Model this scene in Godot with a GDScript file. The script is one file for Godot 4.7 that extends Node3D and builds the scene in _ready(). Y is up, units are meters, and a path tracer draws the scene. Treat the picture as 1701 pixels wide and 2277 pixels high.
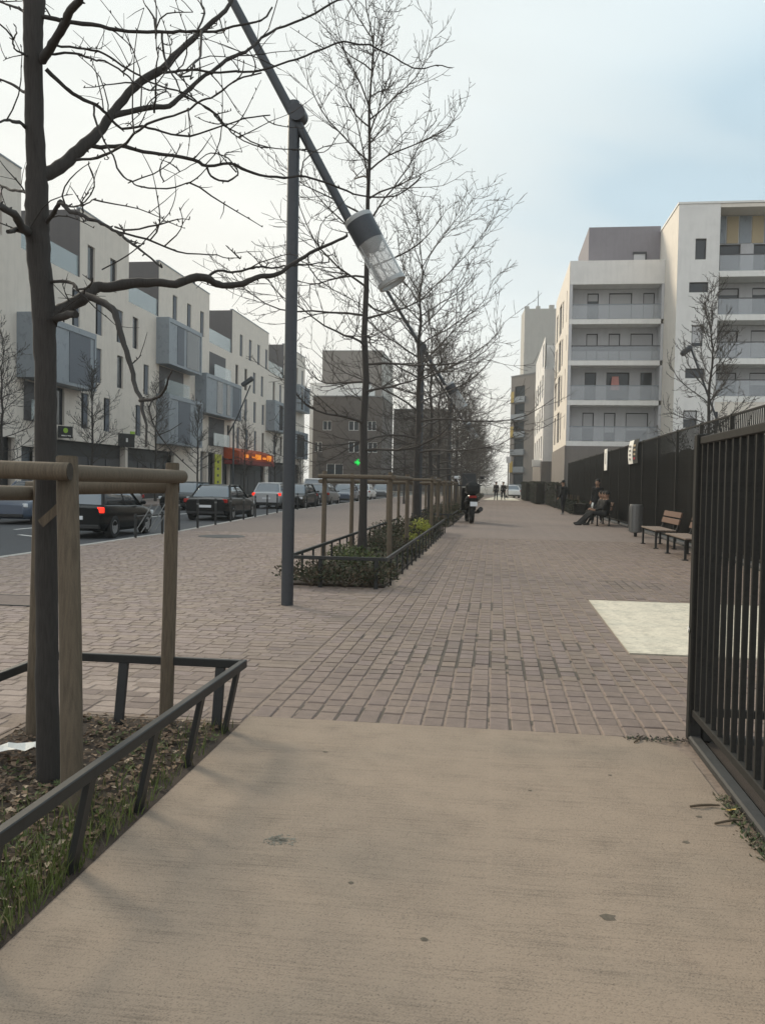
extends Node3D
# A tree-lined promenade: bare street trees in planted strips, a tilted-arm lamp, white flats on both sides.
var M := {}
var taken := {}
var rng := RandomNumberGenerator.new()
var T := {}

class B:
	var v := PackedVector3Array()
	var n := PackedVector3Array()
	var c := PackedColorArray()
	var ix := PackedInt32Array()
	var col := Color(1, 1, 1)
	func put(p: Vector3, nn: Vector3) -> int:
		v.append(p); n.append(nn); c.append(col)
		return v.size() - 1
	func tri(p: Vector3, q: Vector3, r: Vector3) -> void:
		var nn := (q - p).cross(r - p).normalized()
		var a := put(p, nn); put(r, nn); put(q, nn)
		ix.append_array(PackedInt32Array([a, a + 1, a + 2]))
	func quad(p: Vector3, q: Vector3, r: Vector3, s: Vector3) -> void:
		var nn := (q - p).cross(r - p).normalized()
		if nn == Vector3.ZERO: nn = (r - p).cross(s - p).normalized()
		var a := put(p, nn); put(q, nn); put(r, nn); put(s, nn)
		ix.append_array(PackedInt32Array([a, a + 2, a + 1, a, a + 3, a + 2]))
	func hexa(k: Array) -> void:   # 8 corners: bottom ring 0-3 counterclockwise from above, top ring 4-7
		quad(k[3], k[2], k[1], k[0]); quad(k[4], k[5], k[6], k[7])
		for i in 4:
			var j := (i + 1) % 4
			quad(k[i], k[j], k[j + 4], k[i + 4])
	func box(ce: Vector3, s: Vector3, b := Basis()) -> void:
		var h := s * 0.5
		var k := []
		for y in [-1, 1]:
			for q in [[-1, 1], [1, 1], [1, -1], [-1, -1]]:
				k.append(ce + b * Vector3(q[0] * h.x, y * h.y, q[1] * h.z))
		hexa(k)
	func span(a: Vector3, b: Vector3) -> void:
		box((a + b) * 0.5, (b - a).abs())
	func bev(ce: Vector3, s: Vector3, e: float, b := Basis()) -> void:   # box with chamfered edges
		var h := s * 0.5
		var g := func(sx, sy, sz, ax):
			var p := Vector3(sx * h.x, sy * h.y, sz * h.z)
			for i in 3:
				if i != ax: p[i] -= signf(p[i]) * e
			return ce + b * p
		for ax in 3:
			var u := (ax + 1) % 3
			var w := (ax + 2) % 3
			for s1 in [-1, 1]:
				var q := []
				for t in [[-1, -1], [1, -1], [1, 1], [-1, 1]]:
					var d := [0, 0, 0]
					d[ax] = s1; d[u] = t[0]; d[w] = t[1]
					q.append(g.call(d[0], d[1], d[2], ax))
				if s1 < 0: q.reverse()
				quad(q[0], q[1], q[2], q[3])
				for s2 in [-1, 1]:   # the edge between faces ax and u
					var d0 := [0, 0, 0]
					d0[ax] = s1; d0[u] = s2; d0[w] = -1
					var d1 := d0.duplicate(); d1[w] = 1
					var a0 = g.call(d0[0], d0[1], d0[2], ax)
					var a1 = g.call(d1[0], d1[1], d1[2], ax)
					var b0 = g.call(d0[0], d0[1], d0[2], u)
					var b1 = g.call(d1[0], d1[1], d1[2], u)
					if s1 * s2 > 0: quad(a0, b0, b1, a1)
					else: quad(a1, b1, b0, a0)
		for sx in [-1, 1]:
			for sy in [-1, 1]:
				for sz in [-1, 1]:
					var p0 = g.call(sx, sy, sz, 0)
					var p1 = g.call(sx, sy, sz, 1)
					var p2 = g.call(sx, sy, sz, 2)
					if sx * sy * sz > 0: tri(p0, p1, p2)
					else: tri(p0, p2, p1)
	func tube(p: Array, r: Array, sides := 6, caps := true) -> void:
		var m := p.size()
		var up := Vector3(0.13, 0.2, 0.97)
		var first := -1
		for i in m:
			var d: Vector3 = (p[mini(i + 1, m - 1)] - p[maxi(i - 1, 0)]).normalized()
			var x := up.cross(d)
			if x.length() < 0.05: x = Vector3(1, 0, 0).cross(d)
			x = x.normalized()
			var y := d.cross(x)
			up = y
			var rr: float = r[mini(i, r.size() - 1)]
			for k in sides:
				var a := TAU * k / sides
				var o := x * cos(a) + y * sin(a)
				var id := put(p[i] + o * rr, o)
				if first < 0: first = id
		for i in m - 1:
			for k in sides:
				var a := first + i * sides + k
				var b := first + i * sides + (k + 1) % sides
				ix.append_array(PackedInt32Array([a, a + sides, b, b, a + sides, b + sides]))
		if caps:
			for e in [0, m - 1]:
				var d: Vector3 = (p[e] - p[e + 1 if e == 0 else e - 1]).normalized()
				var ce := put(p[e], d)
				for k in sides:
					put(v[first + e * sides + k], d)
				for k in sides:
					var a := ce + 1 + k
					var b := ce + 1 + (k + 1) % sides
					if e == 0: ix.append_array(PackedInt32Array([ce, a, b]))
					else: ix.append_array(PackedInt32Array([ce, b, a]))
	func rod(a: Vector3, b: Vector3, r: float, sides := 8) -> void:
		tube([a, b], [r, r], sides)
	func lathe(prof: Array, sides: int, xf := Transform3D()) -> void:   # prof of Vector2(radius, height)
		for i in prof.size() - 1:
			var p: Vector2 = prof[i]
			var q: Vector2 = prof[i + 1]
			var e := (q - p).normalized()
			var nr := Vector2(e.y, -e.x)
			var f := v.size()
			for k in sides:
				var a := TAU * k / sides
				var o := Vector3(cos(a), 0, sin(a))
				var nn := (xf.basis * (o * nr.x + Vector3(0, nr.y, 0))).normalized()
				put(xf * (o * p.x + Vector3(0, p.y, 0)), nn)
				put(xf * (o * q.x + Vector3(0, q.y, 0)), nn)
			for k in sides:
				var a := f + 2 * k
				var b := f + 2 * ((k + 1) % sides)
				ix.append_array(PackedInt32Array([a, b, a + 1, b, b + 1, a + 1]))
	func loft(rings: Array) -> void:   # rings of equal length, smooth along and around; open ends closed by fans
		var k: int = rings[0].size()
		var f := v.size()
		for i in rings.size():
			for j in k:
				var d: Vector3 = rings[i][(j + 1) % k] - rings[i][(j + k - 1) % k]
				var l: Vector3 = rings[mini(i + 1, rings.size() - 1)][j] - rings[maxi(i - 1, 0)][j]
				put(rings[i][j], d.cross(l).normalized())
		for i in rings.size() - 1:
			for j in k:
				var a := f + i * k + j
				var b := f + i * k + (j + 1) % k
				ix.append_array(PackedInt32Array([a, a + k, b, b, a + k, b + k]))
		for e in [0, rings.size() - 1]:
			for j in range(1, k - 1):
				if e == 0: tri(rings[e][0], rings[e][j + 1], rings[e][j])
				else: tri(rings[e][0], rings[e][j], rings[e][j + 1])
	func leaf(p: Vector3, d: Vector3, s: Vector3, fold := 0.25) -> void:
		var m := p + d * 0.5
		var up := d.cross(s).normalized() * s.length() * fold
		tri(p, m + s + up, p + d); tri(p, p + d, m - s + up)
	func mesh() -> ArrayMesh:
		var a := []
		a.resize(Mesh.ARRAY_MAX)
		a[Mesh.ARRAY_VERTEX] = v; a[Mesh.ARRAY_NORMAL] = n; a[Mesh.ARRAY_COLOR] = c; a[Mesh.ARRAY_INDEX] = ix
		var m := ArrayMesh.new()
		m.add_surface_from_arrays(Mesh.PRIMITIVE_TRIANGLES, a)
		return m

# ---------- naming and tagging ----------
func named(o: Node, called: String, parent: Node) -> void:
	var key := "%d/%s" % [parent.get_instance_id(), called]
	var k: int = taken.get(key, 0)
	taken[key] = k + 1
	o.name = called if k == 0 else "%s_%03d" % [called, k]
	parent.add_child(o, true)

func part(called: String, what, mat: Material, parent: Node = self, xf := Transform3D()) -> MeshInstance3D:
	var o := MeshInstance3D.new()
	o.mesh = what.mesh() if what is B else what
	o.material_override = mat
	o.transform = xf
	named(o, called, parent)
	return o

func thing(called: String, label: String, category: String, at := Vector3.ZERO, turn := 0.0, group := "") -> Node3D:
	var o := Node3D.new()
	named(o, called, self)
	o.position = at
	o.rotation.y = turn
	tag(o, label, category, group)
	return o

func tag(o: Node, label: String, category: String, group := "") -> Node:
	o.set_meta("label", label); o.set_meta("category", category)
	if group: o.set_meta("group", group)
	return o

func struct(called: String, what, mat: Material, parent: Node = self) -> MeshInstance3D:
	var o := part(called, what, mat, parent)
	if parent == self: o.set_meta("kind", "structure")
	return o

func stuff(o: Node) -> Node:
	o.set_meta("kind", "stuff")
	return o

func copy(src: Node3D, called: String, label: String, at: Vector3, turn := 0.0, scl := 1.0) -> Node3D:
	var o: Node3D = src.duplicate()
	named(o, called, self)
	o.transform = Transform3D(Basis(Vector3.UP, turn).scaled(Vector3.ONE * scl), at)
	o.set_meta("label", label)
	return o

# ---------- materials ----------
func noise_image(sd: int, freq: float, oct: int, w: int, h: int, lo: float, hi: float) -> Image:
	var f := FastNoiseLite.new()
	f.seed = sd; f.frequency = freq; f.fractal_octaves = oct
	f.noise_type = FastNoiseLite.TYPE_SIMPLEX_SMOOTH
	var im := f.get_image(w, h) if freq > 0.2 else f.get_seamless_image(w, h, false, false, 0.35)
	im.convert(Image.FORMAT_L8)
	var d := im.get_data()
	for i in d.size():
		d[i] = int(clampf(lerpf(lo, hi, d[i] / 255.0), 0, 1) * 255)
	return Image.create_from_data(w, h, false, Image.FORMAT_L8, d)

func mul(a: Image, b: Image, gain := 1.0) -> Image:
	var d := a.get_data()
	var e := b.get_data()
	for i in d.size():
		d[i] = mini(255, int(d[i] * e[i] / 255.0 * gain))
	return Image.create_from_data(a.get_width(), a.get_height(), false, Image.FORMAT_L8, d)

func tex(im: Image) -> ImageTexture:
	return ImageTexture.create_from_image(im)

func normal_of(im: Image, k: float) -> ImageTexture:
	var c := im.duplicate() as Image
	c.convert(Image.FORMAT_RGBA8)
	c.bump_map_to_normal_map(k)
	return ImageTexture.create_from_image(c)

func mat(called: String, lin: Color, rough := 0.85, tx := "", sc := 1.0, bump := 0.0, metal := 0.0, local := false) -> StandardMaterial3D:
	var m := StandardMaterial3D.new()
	m.albedo_color = lin.linear_to_srgb()
	m.roughness = rough
	m.metallic = metal
	if tx:
		m.albedo_texture = T[tx]
		m.uv1_triplanar = true
		m.uv1_world_triplanar = not local
		m.uv1_scale = Vector3.ONE * sc
		if bump > 0.0:
			m.normal_enabled = true
			m.normal_texture = T[tx + "_n"]
			m.normal_scale = bump
	M[called] = m
	return m

func lin(r: float, g: float, b: float) -> Color:
	return Color(r, g, b)

func make_textures() -> void:
	var grain := noise_image(3, 0.3, 3, 512, 512, 0.62, 1.12)
	var mid := noise_image(5, 0.03, 4, 512, 512, 0.8, 1.04)
	var low := noise_image(8, 0.008, 5, 512, 512, 0.84, 1.04)
	var speck := noise_image(11, 0.35, 2, 512, 512, 0.2, 1.45)
	var con := mul(mul(grain, mid, 1.1), low, 1.15)
	T["rough"] = tex(con); T["rough_n"] = normal_of(con, 3.0)
	T["blotch"] = tex(mul(mid, low, 1.2)); T["blotch_n"] = normal_of(mid, 2.0)
	T["speck"] = tex(mul(speck, low, 1.15)); T["speck_n"] = normal_of(speck, 3.0)
	# long drag marks across the slab: noise squeezed in one direction
	var drag := noise_image(21, 0.21, 4, 12, 512, 0.8, 1.1)
	drag.resize(512, 512, Image.INTERPOLATE_CUBIC)
	var pits := noise_image(23, 0.45, 2, 512, 512, 0.5, 2.1)
	var agg := noise_image(24, 0.5, 2, 512, 512, 0.66, 1.2)
	var slab := mul(mul(mul(drag, agg, 1.12), low, 1.1), pits, 1.04)
	T["slab"] = tex(slab); T["slab_n"] = normal_of(slab, 4.0)
	# vertical grain for wood and bark
	var wood := noise_image(31, 0.09, 5, 512, 40, 0.74, 1.08)
	wood.resize(512, 512, Image.INTERPOLATE_CUBIC)
	var wd := mul(wood, grain, 1.15)
	T["wood"] = tex(wd); T["wood_n"] = normal_of(wd, 3.0)
	var streak := noise_image(41, 0.03, 4, 512, 64, 0.965, 1.01)
	streak.resize(512, 512, Image.INTERPOLATE_CUBIC)
	T["wall"] = tex(mul(streak, noise_image(9, 0.012, 4, 512, 512, 0.965, 1.01), 1.02)); T["wall_n"] = normal_of(grain, 1.5)

func make_materials() -> void:
	mat("slab", lin(0.295, 0.232, 0.178), 0.9, "slab", 0.7, 0.7).vertex_color_use_as_albedo = true
	mat("pale_slab", lin(0.71, 0.65, 0.53), 0.9, "rough", 0.9, 0.3).vertex_color_use_as_albedo = true
	mat("moss", lin(0.13, 0.108, 0.088), 0.95, "speck", 2.0)
	mat("joint", lin(0.27, 0.21, 0.17), 0.95, "rough", 1.2, 0.6)
	mat("paving_far", lin(0.335, 0.267, 0.232), 0.9, "speck", 0.7, 0.8)
	for i in 5:
		var k: float = [0.93, 1.0, 1.05, 0.97, 1.08][i]
		mat("paver%d" % i, lin(0.33 * k, 0.253 * k, 0.216 * k * [1.0, 0.98, 1.0, 1.02, 0.97][i]), 0.85, "speck", 1.6 + 0.3 * i, 0.9)
	for i in 5:
		var k: float = [0.92, 1.0, 1.06, 0.96, 1.1][i] * 1.4
		mat("pale_paver%d" % i, lin(0.325 * k, 0.256 * k, 0.218 * k), 0.85, "speck", 1.6 + 0.3 * i, 0.7)
	var pv := mat("paver_mix", lin(1, 1, 1), 0.85, "speck", 1.7, 0.9)
	pv.vertex_color_use_as_albedo = true
	mat("asphalt", lin(0.105, 0.108, 0.115), 0.85, "speck", 0.9, 0.7)
	mat("kerb", lin(0.5, 0.47, 0.43), 0.85, "rough", 1.0, 0.4)
	mat("paint", lin(0.72, 0.71, 0.68), 0.7, "blotch", 0.8)
	mat("ground", lin(0.16, 0.15, 0.13), 0.95, "rough", 0.2, 0.4)
	mat("soil", lin(0.075, 0.055, 0.042), 1.0, "speck", 1.4, 1.0)
	mat("stake", lin(0.15, 0.117, 0.082), 0.85, "wood", 1.6, 0.8)
	mat("stake_end", lin(0.055, 0.045, 0.035), 0.95, "rough", 3.0, 0.6)
	mat("bark", lin(0.056, 0.05, 0.046), 0.95, "wood", 2.2, 1.0)
	mat("bark_far", lin(0.062, 0.054, 0.048), 0.95)
	mat("rail", lin(0.03, 0.031, 0.031), 0.5, "blotch", 2.0, 0.0, 0.3)
	mat("lamp_metal", lin(0.055, 0.06, 0.068), 0.45, "blotch", 1.5, 0.0, 0.35)
	mat("lamp_pale", lin(0.36, 0.37, 0.37), 0.45, "blotch", 1.5, 0.0, 0.4)
	mat("fence", lin(0.028, 0.027, 0.025), 0.8, "blotch", 2.0).metallic_specular = 0.3
	mat("screen", lin(0.028, 0.025, 0.02), 0.95, "rough", 1.2, 0.3)
	mat("white", lin(0.77, 0.755, 0.73), 0.85, "wall", 0.18, 0.15)
	mat("cream", lin(0.74, 0.685, 0.61), 0.85, "wall", 0.18, 0.15)
	mat("beige", lin(0.68, 0.62, 0.55), 0.85, "wall", 0.18, 0.15)
	mat("white_slab", lin(0.8, 0.79, 0.76), 0.8, "wall", 0.3)
	mat("grey_wall", lin(0.56, 0.56, 0.57), 0.85, "wall", 0.22, 0.15)
	mat("dark_wall", lin(0.11, 0.105, 0.108), 0.8, "wall", 0.25, 0.2)
	mat("mauve_wall", lin(0.24, 0.225, 0.245), 0.8, "wall", 0.25, 0.1)
	mat("taupe", lin(0.2, 0.18, 0.165), 0.85, "wall", 0.2, 0.2)
	mat("bay", lin(0.25, 0.28, 0.31), 0.5, "blotch", 0.2, 0.0, 0.2)
	mat("bay_dark", lin(0.10, 0.115, 0.13), 0.4, "blotch", 0.2)
	mat("concrete_far", lin(0.42, 0.405, 0.375), 0.9, "wall", 0.08)
	mat("brown_far", lin(0.21, 0.19, 0.175), 0.9, "wall", 0.1)
	mat("brick_far", lin(0.165, 0.142, 0.128), 0.9, "speck", 0.35, 0.4)
	mat("roof", lin(0.2, 0.2, 0.2), 0.9)
	mat("frame_white", lin(0.72, 0.72, 0.7), 0.6)
	mat("frame_dark", lin(0.045, 0.045, 0.05), 0.5)
	mat("glass", lin(0.035, 0.042, 0.05), 0.08)
	mat("shutter", lin(0.105, 0.12, 0.145), 0.6)
	mat("blind", lin(0.52, 0.52, 0.53), 0.7)
	mat("ochre", lin(0.45, 0.37, 0.24), 0.8)
	mat("yellow", lin(0.42, 0.3, 0.08), 0.7)
	mat("black", lin(0.012, 0.012, 0.013), 0.5)
	mat("rubber", lin(0.018, 0.018, 0.018), 0.9)
	mat("alloy", lin(0.4, 0.4, 0.41), 0.35, "", 1, 0, 0.7)
	mat("car_black", lin(0.006, 0.0065, 0.007), 0.2).metallic_specular = 0.35
	mat("car_grey", lin(0.09, 0.095, 0.1), 0.25, "", 1, 0, 0.3).clearcoat_enabled = true
	mat("car_silver", lin(0.42, 0.43, 0.44), 0.3, "", 1, 0, 0.4).clearcoat_enabled = true
	mat("car_white", lin(0.72, 0.73, 0.73), 0.25).clearcoat_enabled = true
	mat("car_blue", lin(0.05, 0.07, 0.11), 0.22).clearcoat_enabled = true
	mat("car_glass", lin(0.2, 0.22, 0.24), 0.04, "", 1, 0, 0.6)
	mat("headlight", lin(0.7, 0.72, 0.74), 0.1)
	mat("red_lens", lin(0.35, 0.02, 0.015), 0.2)
	var tl := mat("red_lit", lin(0.6, 0.03, 0.02), 0.3)
	tl.emission_enabled = true; tl.emission = Color(1, 0.16, 0.07); tl.emission_energy_multiplier = 1.6
	var gl := mat("green_lit", lin(0.02, 0.5, 0.15), 0.4)
	gl.emission_enabled = true; gl.emission = Color(0.05, 0.8, 0.3); gl.emission_energy_multiplier = 0.35
	mat("awning", lin(0.42, 0.07, 0.015), 0.8, "blotch", 0.5)
	mat("awning_red", lin(0.2, 0.03, 0.025), 0.8)
	var ol := mat("orange_lit", lin(0.75, 0.3, 0.03), 0.6)
	ol.emission_enabled = true; ol.emission = Color(1.0, 0.55, 0.08); ol.emission_energy_multiplier = 0.6
	mat("poster", lin(0.5, 0.52, 0.06), 0.7)
	mat("sign_green", lin(0.3, 0.5, 0.05), 0.6)
	mat("plank", lin(0.17, 0.09, 0.055), 0.7, "wood", 1.4, 0.5)
	mat("plank_seat", lin(0.24, 0.18, 0.14), 0.65, "wood", 1.4, 0.5)
	mat("bin", lin(0.2, 0.2, 0.195), 0.5, "blotch", 2.0, 0.0, 0.4)
	mat("paper", lin(0.82, 0.81, 0.76), 0.9, "blotch", 3.0)
	mat("print_grey", lin(0.25, 0.25, 0.25), 0.9)
	mat("red_cloth", lin(0.4, 0.03, 0.06), 0.9)
	mat("dark_cloth", lin(0.02, 0.022, 0.02), 0.95)
	mat("pink_cloth", lin(0.62, 0.3, 0.27), 0.9)
	mat("plinth", lin(0.04, 0.039, 0.037), 0.7, "rough", 1.5, 0.4)
	mat("hair", lin(0.012, 0.01, 0.009), 0.8)
	mat("twig", lin(0.1, 0.075, 0.05), 0.95)
	var vc := mat("tinted", lin(1, 1, 1), 0.9)
	vc.vertex_color_use_as_albedo = true
	var lf := mat("leafy", lin(1, 1, 1), 0.75)
	lf.vertex_color_use_as_albedo = true
	lf.backlight_enabled = true; lf.backlight = Color(0.25, 0.3, 0.1)
	var bp := mat("balustrade", lin(0.38, 0.47, 0.49), 0.12)
	bp.transparency = BaseMaterial3D.TRANSPARENCY_ALPHA
	bp.albedo_color.a = 0.38
	var gp := mat("grey_panel", lin(0.42, 0.45, 0.48), 0.12)
	gp.transparency = BaseMaterial3D.TRANSPARENCY_ALPHA
	gp.albedo_color.a = 0.42
	var lg := mat("lamp_glass", lin(0.5, 0.5, 0.49), 0.12)
	lg.transparency = BaseMaterial3D.TRANSPARENCY_ALPHA
	lg.albedo_color.a = 0.4

func make_sky() -> Sky:
	var w := 1024
	var h := 512
	var im := Image.create_empty(w, h, false, Image.FORMAT_RGBAF)
	var f := FastNoiseLite.new()
	f.seed = 77; f.frequency = 1.3; f.fractal_octaves = 5
	var g := FastNoiseLite.new()
	g.seed = 12; g.frequency = 0.9; g.fractal_octaves = 4
	for y in h:
		var el := PI * 0.5 - (y + 0.5) / h * PI
		for x in w:
			var az := wrapf((x + 0.5) / w * TAU, -PI, PI)
			var d := Vector3(sin(az) * cos(el), sin(el), -cos(az) * cos(el))
			var e := maxf(d.y, 0.0)
			# streaks of thin cloud lie flat and drift down to the right
			var s := f.get_noise_3d(d.x * 1.0 + 3.0, d.y * 5.0 + d.x * 1.1, d.z * 1.0) * 0.5 + 0.5
			var q := g.get_noise_3d(d.x * 1.2, d.y * 3.0, d.z * 1.2 + 9.0) * 0.5 + 0.5
			var bright := exp(-pow((az + 0.45) / 0.8, 2.0)) * exp(-pow(el / 0.5, 2.0))
			var base := Vector3(0.71, 0.775, 0.785).lerp(Vector3(0.69, 0.76, 0.775), smoothstep(0.3, 1.0, e))
			base = base.lerp(Vector3(0.83, 0.815, 0.755), clampf(bright * 1.1, 0, 1))
			base = base.lerp(Vector3(0.83, 0.805, 0.74), smoothstep(0.16, 0.0, e) * 0.7)
			var back := smoothstep(0.0, 0.9, d.z)
			base = base.lerp(Vector3(0.8, 0.82, 0.83), back)
			# the clear rift to the right, above the flats
			var band := exp(-pow((el - 0.30 - az * 0.2) / 0.1, 2.0)) * smoothstep(-0.2, 0.3, az) * smoothstep(2.4, 1.0, az)
			base = base.lerp(Vector3(0.58, 0.70, 0.765), smoothstep(-0.3, 0.5, az) * smoothstep(0.05, 0.3, e) * (1.0 - back) * 0.75)
			var blue := clampf(band * (0.25 + 1.15 * smoothstep(0.25, 0.75, s)) + (1.0 - smoothstep(0.3, 0.55, q)) * 0.3 * smoothstep(-0.3, 0.4, az), 0, 1)
			base = base.lerp(Vector3(0.33, 0.48, 0.585), blue * 0.62)
			base *= (0.89 + 0.2 * s) * 1.15
			if d.y < 0.0: base = base.lerp(Vector3(0.25, 0.23, 0.2), smoothstep(0.0, -0.08, d.y))
			im.set_pixel(x, y, Color(base.x, base.y, base.z, 1))
	var m := PanoramaSkyMaterial.new()
	m.panorama = ImageTexture.create_from_image(im)
	var sky := Sky.new()
	sky.sky_material = m
	return sky

# ---------- facades ----------
# wall sheet with real openings and reveals; local x along the wall, y up, z outward
func wall_mesh(w: float, h: float, holes: Array, depth := 0.22) -> B:
	var b := B.new()
	var us := [0.0, w]
	for o in holes:
		for u in [o.position.x, o.end.x]:
			if not us.has(u): us.append(u)
	us.sort()
	for i in us.size() - 1:
		var u0: float = us[i]
		var u1: float = us[i + 1]
		var mid := (u0 + u1) * 0.5
		var cuts := []
		for o in holes:
			if o.position.x < mid and o.end.x > mid: cuts.append(Vector2(o.position.y, o.end.y))
		cuts.sort_custom(func(p, q): return p.x < q.x)
		var y := 0.0
		for cu in cuts + [Vector2(h, h)]:
			if cu.x > y + 0.001:
				b.quad(Vector3(u0, y, 0), Vector3(u1, y, 0), Vector3(u1, cu.x, 0), Vector3(u0, cu.x, 0))
			y = maxf(y, cu.y)
	for o in holes:
		var a := Vector3(o.position.x, o.position.y, 0)
		var c := Vector3(o.end.x, o.end.y, 0)
		var z := Vector3(0, 0, -depth)
		var a1 := Vector3(c.x, a.y, 0)
		var c1 := Vector3(a.x, c.y, 0)
		b.quad(a, a + z, a1 + z, a1); b.quad(c1, c, c + z, c1 + z)
		b.quad(a, c1, c1 + z, a + z); b.quad(a1, a1 + z, c + z, c)
	return b

# one window in an opening; style 0 dark pane, 1 pane with a sliding shutter over the far half, 2 blind let down by f, 3 white frame with a cross bar
func window(par: Node3D, o: Rect2, style := 0, f := 0.5, depth := 0.2, at := Transform3D(), fr := "frame_dark", called := "window") -> void:
	var w := o.size.x
	var h := o.size.y
	var b := B.new()
	var t := 0.065
	b.span(Vector3(0, 0, -0.04), Vector3(t, h, 0.03)); b.span(Vector3(w - t, 0, -0.04), Vector3(w, h, 0.03))
	b.span(Vector3(t, 0, -0.04), Vector3(w - t, t, 0.03)); b.span(Vector3(t, h - t, -0.04), Vector3(w - t, h, 0.03))
	if style == 3: b.span(Vector3(w * 0.5 - 0.05, t, -0.04), Vector3(w * 0.5 + 0.05, h - t, 0.03))
	var win := part(called, b, M[fr], par, at * Transform3D(Basis(), Vector3(o.position.x, o.position.y, -depth + 0.045)))
	var g := B.new()
	g.span(Vector3(t, t, -0.02), Vector3(w - t, h - t, -0.01))
	part("pane", g, M["glass"], win)
	if style == 1:
		var s := B.new()
		s.span(Vector3(w * 0.45, 0.02, 0.034), Vector3(w - 0.01, h - 0.02, 0.075))
		part("shutter", s, M["shutter"], win)
	elif style == 2 and f > 0.02:
		var s := B.new()
		s.span(Vector3(t, h - t - (h - 2 * t) * f, -0.008), Vector3(w - t, h - t - 0.002, 0.012))
		part("blind", s, M["blind"], win)

func facade(par: Node3D, xf: Transform3D, w: float, h: float, wins: Array, m: String, fr := "frame_dark", called := "wall") -> void:
	var holes := []
	for q in wins: holes.append(q[0])
	part(called, wall_mesh(w, h, holes), M[m], par, xf)
	for q in wins:
		if q[1] >= 0: window(par, q[0], q[1], q[2] if q.size() > 2 else 0.5, 0.2, xf, fr)

# a projecting grey bay: shell, glazed strips and its bars
func bay(par: Node3D, xf: Transform3D, u0: float, u1: float, y0: float, y1: float, glazed: Array, out := 1.0) -> void:
	var b := B.new()
	b.span(Vector3(u0, y0, 0.003), Vector3(u1, y1, out - 0.06))
	var bb := part("bay", b, M["bay"], par, xf)
	var lip := B.new()
	lip.span(Vector3(u0, y1 - 0.32, out - 0.058), Vector3(u1, y1, out)); lip.span(Vector3(u0, y0, out - 0.058), Vector3(u1, y0 + 0.15, out))
	lip.span(Vector3(u0, y0 + 0.15, out - 0.058), Vector3(u0 + 0.2, y1 - 0.32, out)); lip.span(Vector3(u1 - 0.2, y0 + 0.15, out - 0.058), Vector3(u1, y1 - 0.32, out))
	part("bay_frame", lip, M["bay"], bb)
	for g in glazed:
		var p := B.new()
		p.span(Vector3(g[0], y0 + 0.2, out - 0.057), Vector3(g[1], y1 - 0.36, out - 0.03))
		part("pane", p, M["glass"] if g[2] == 0 else M["shutter"], bb)

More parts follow.
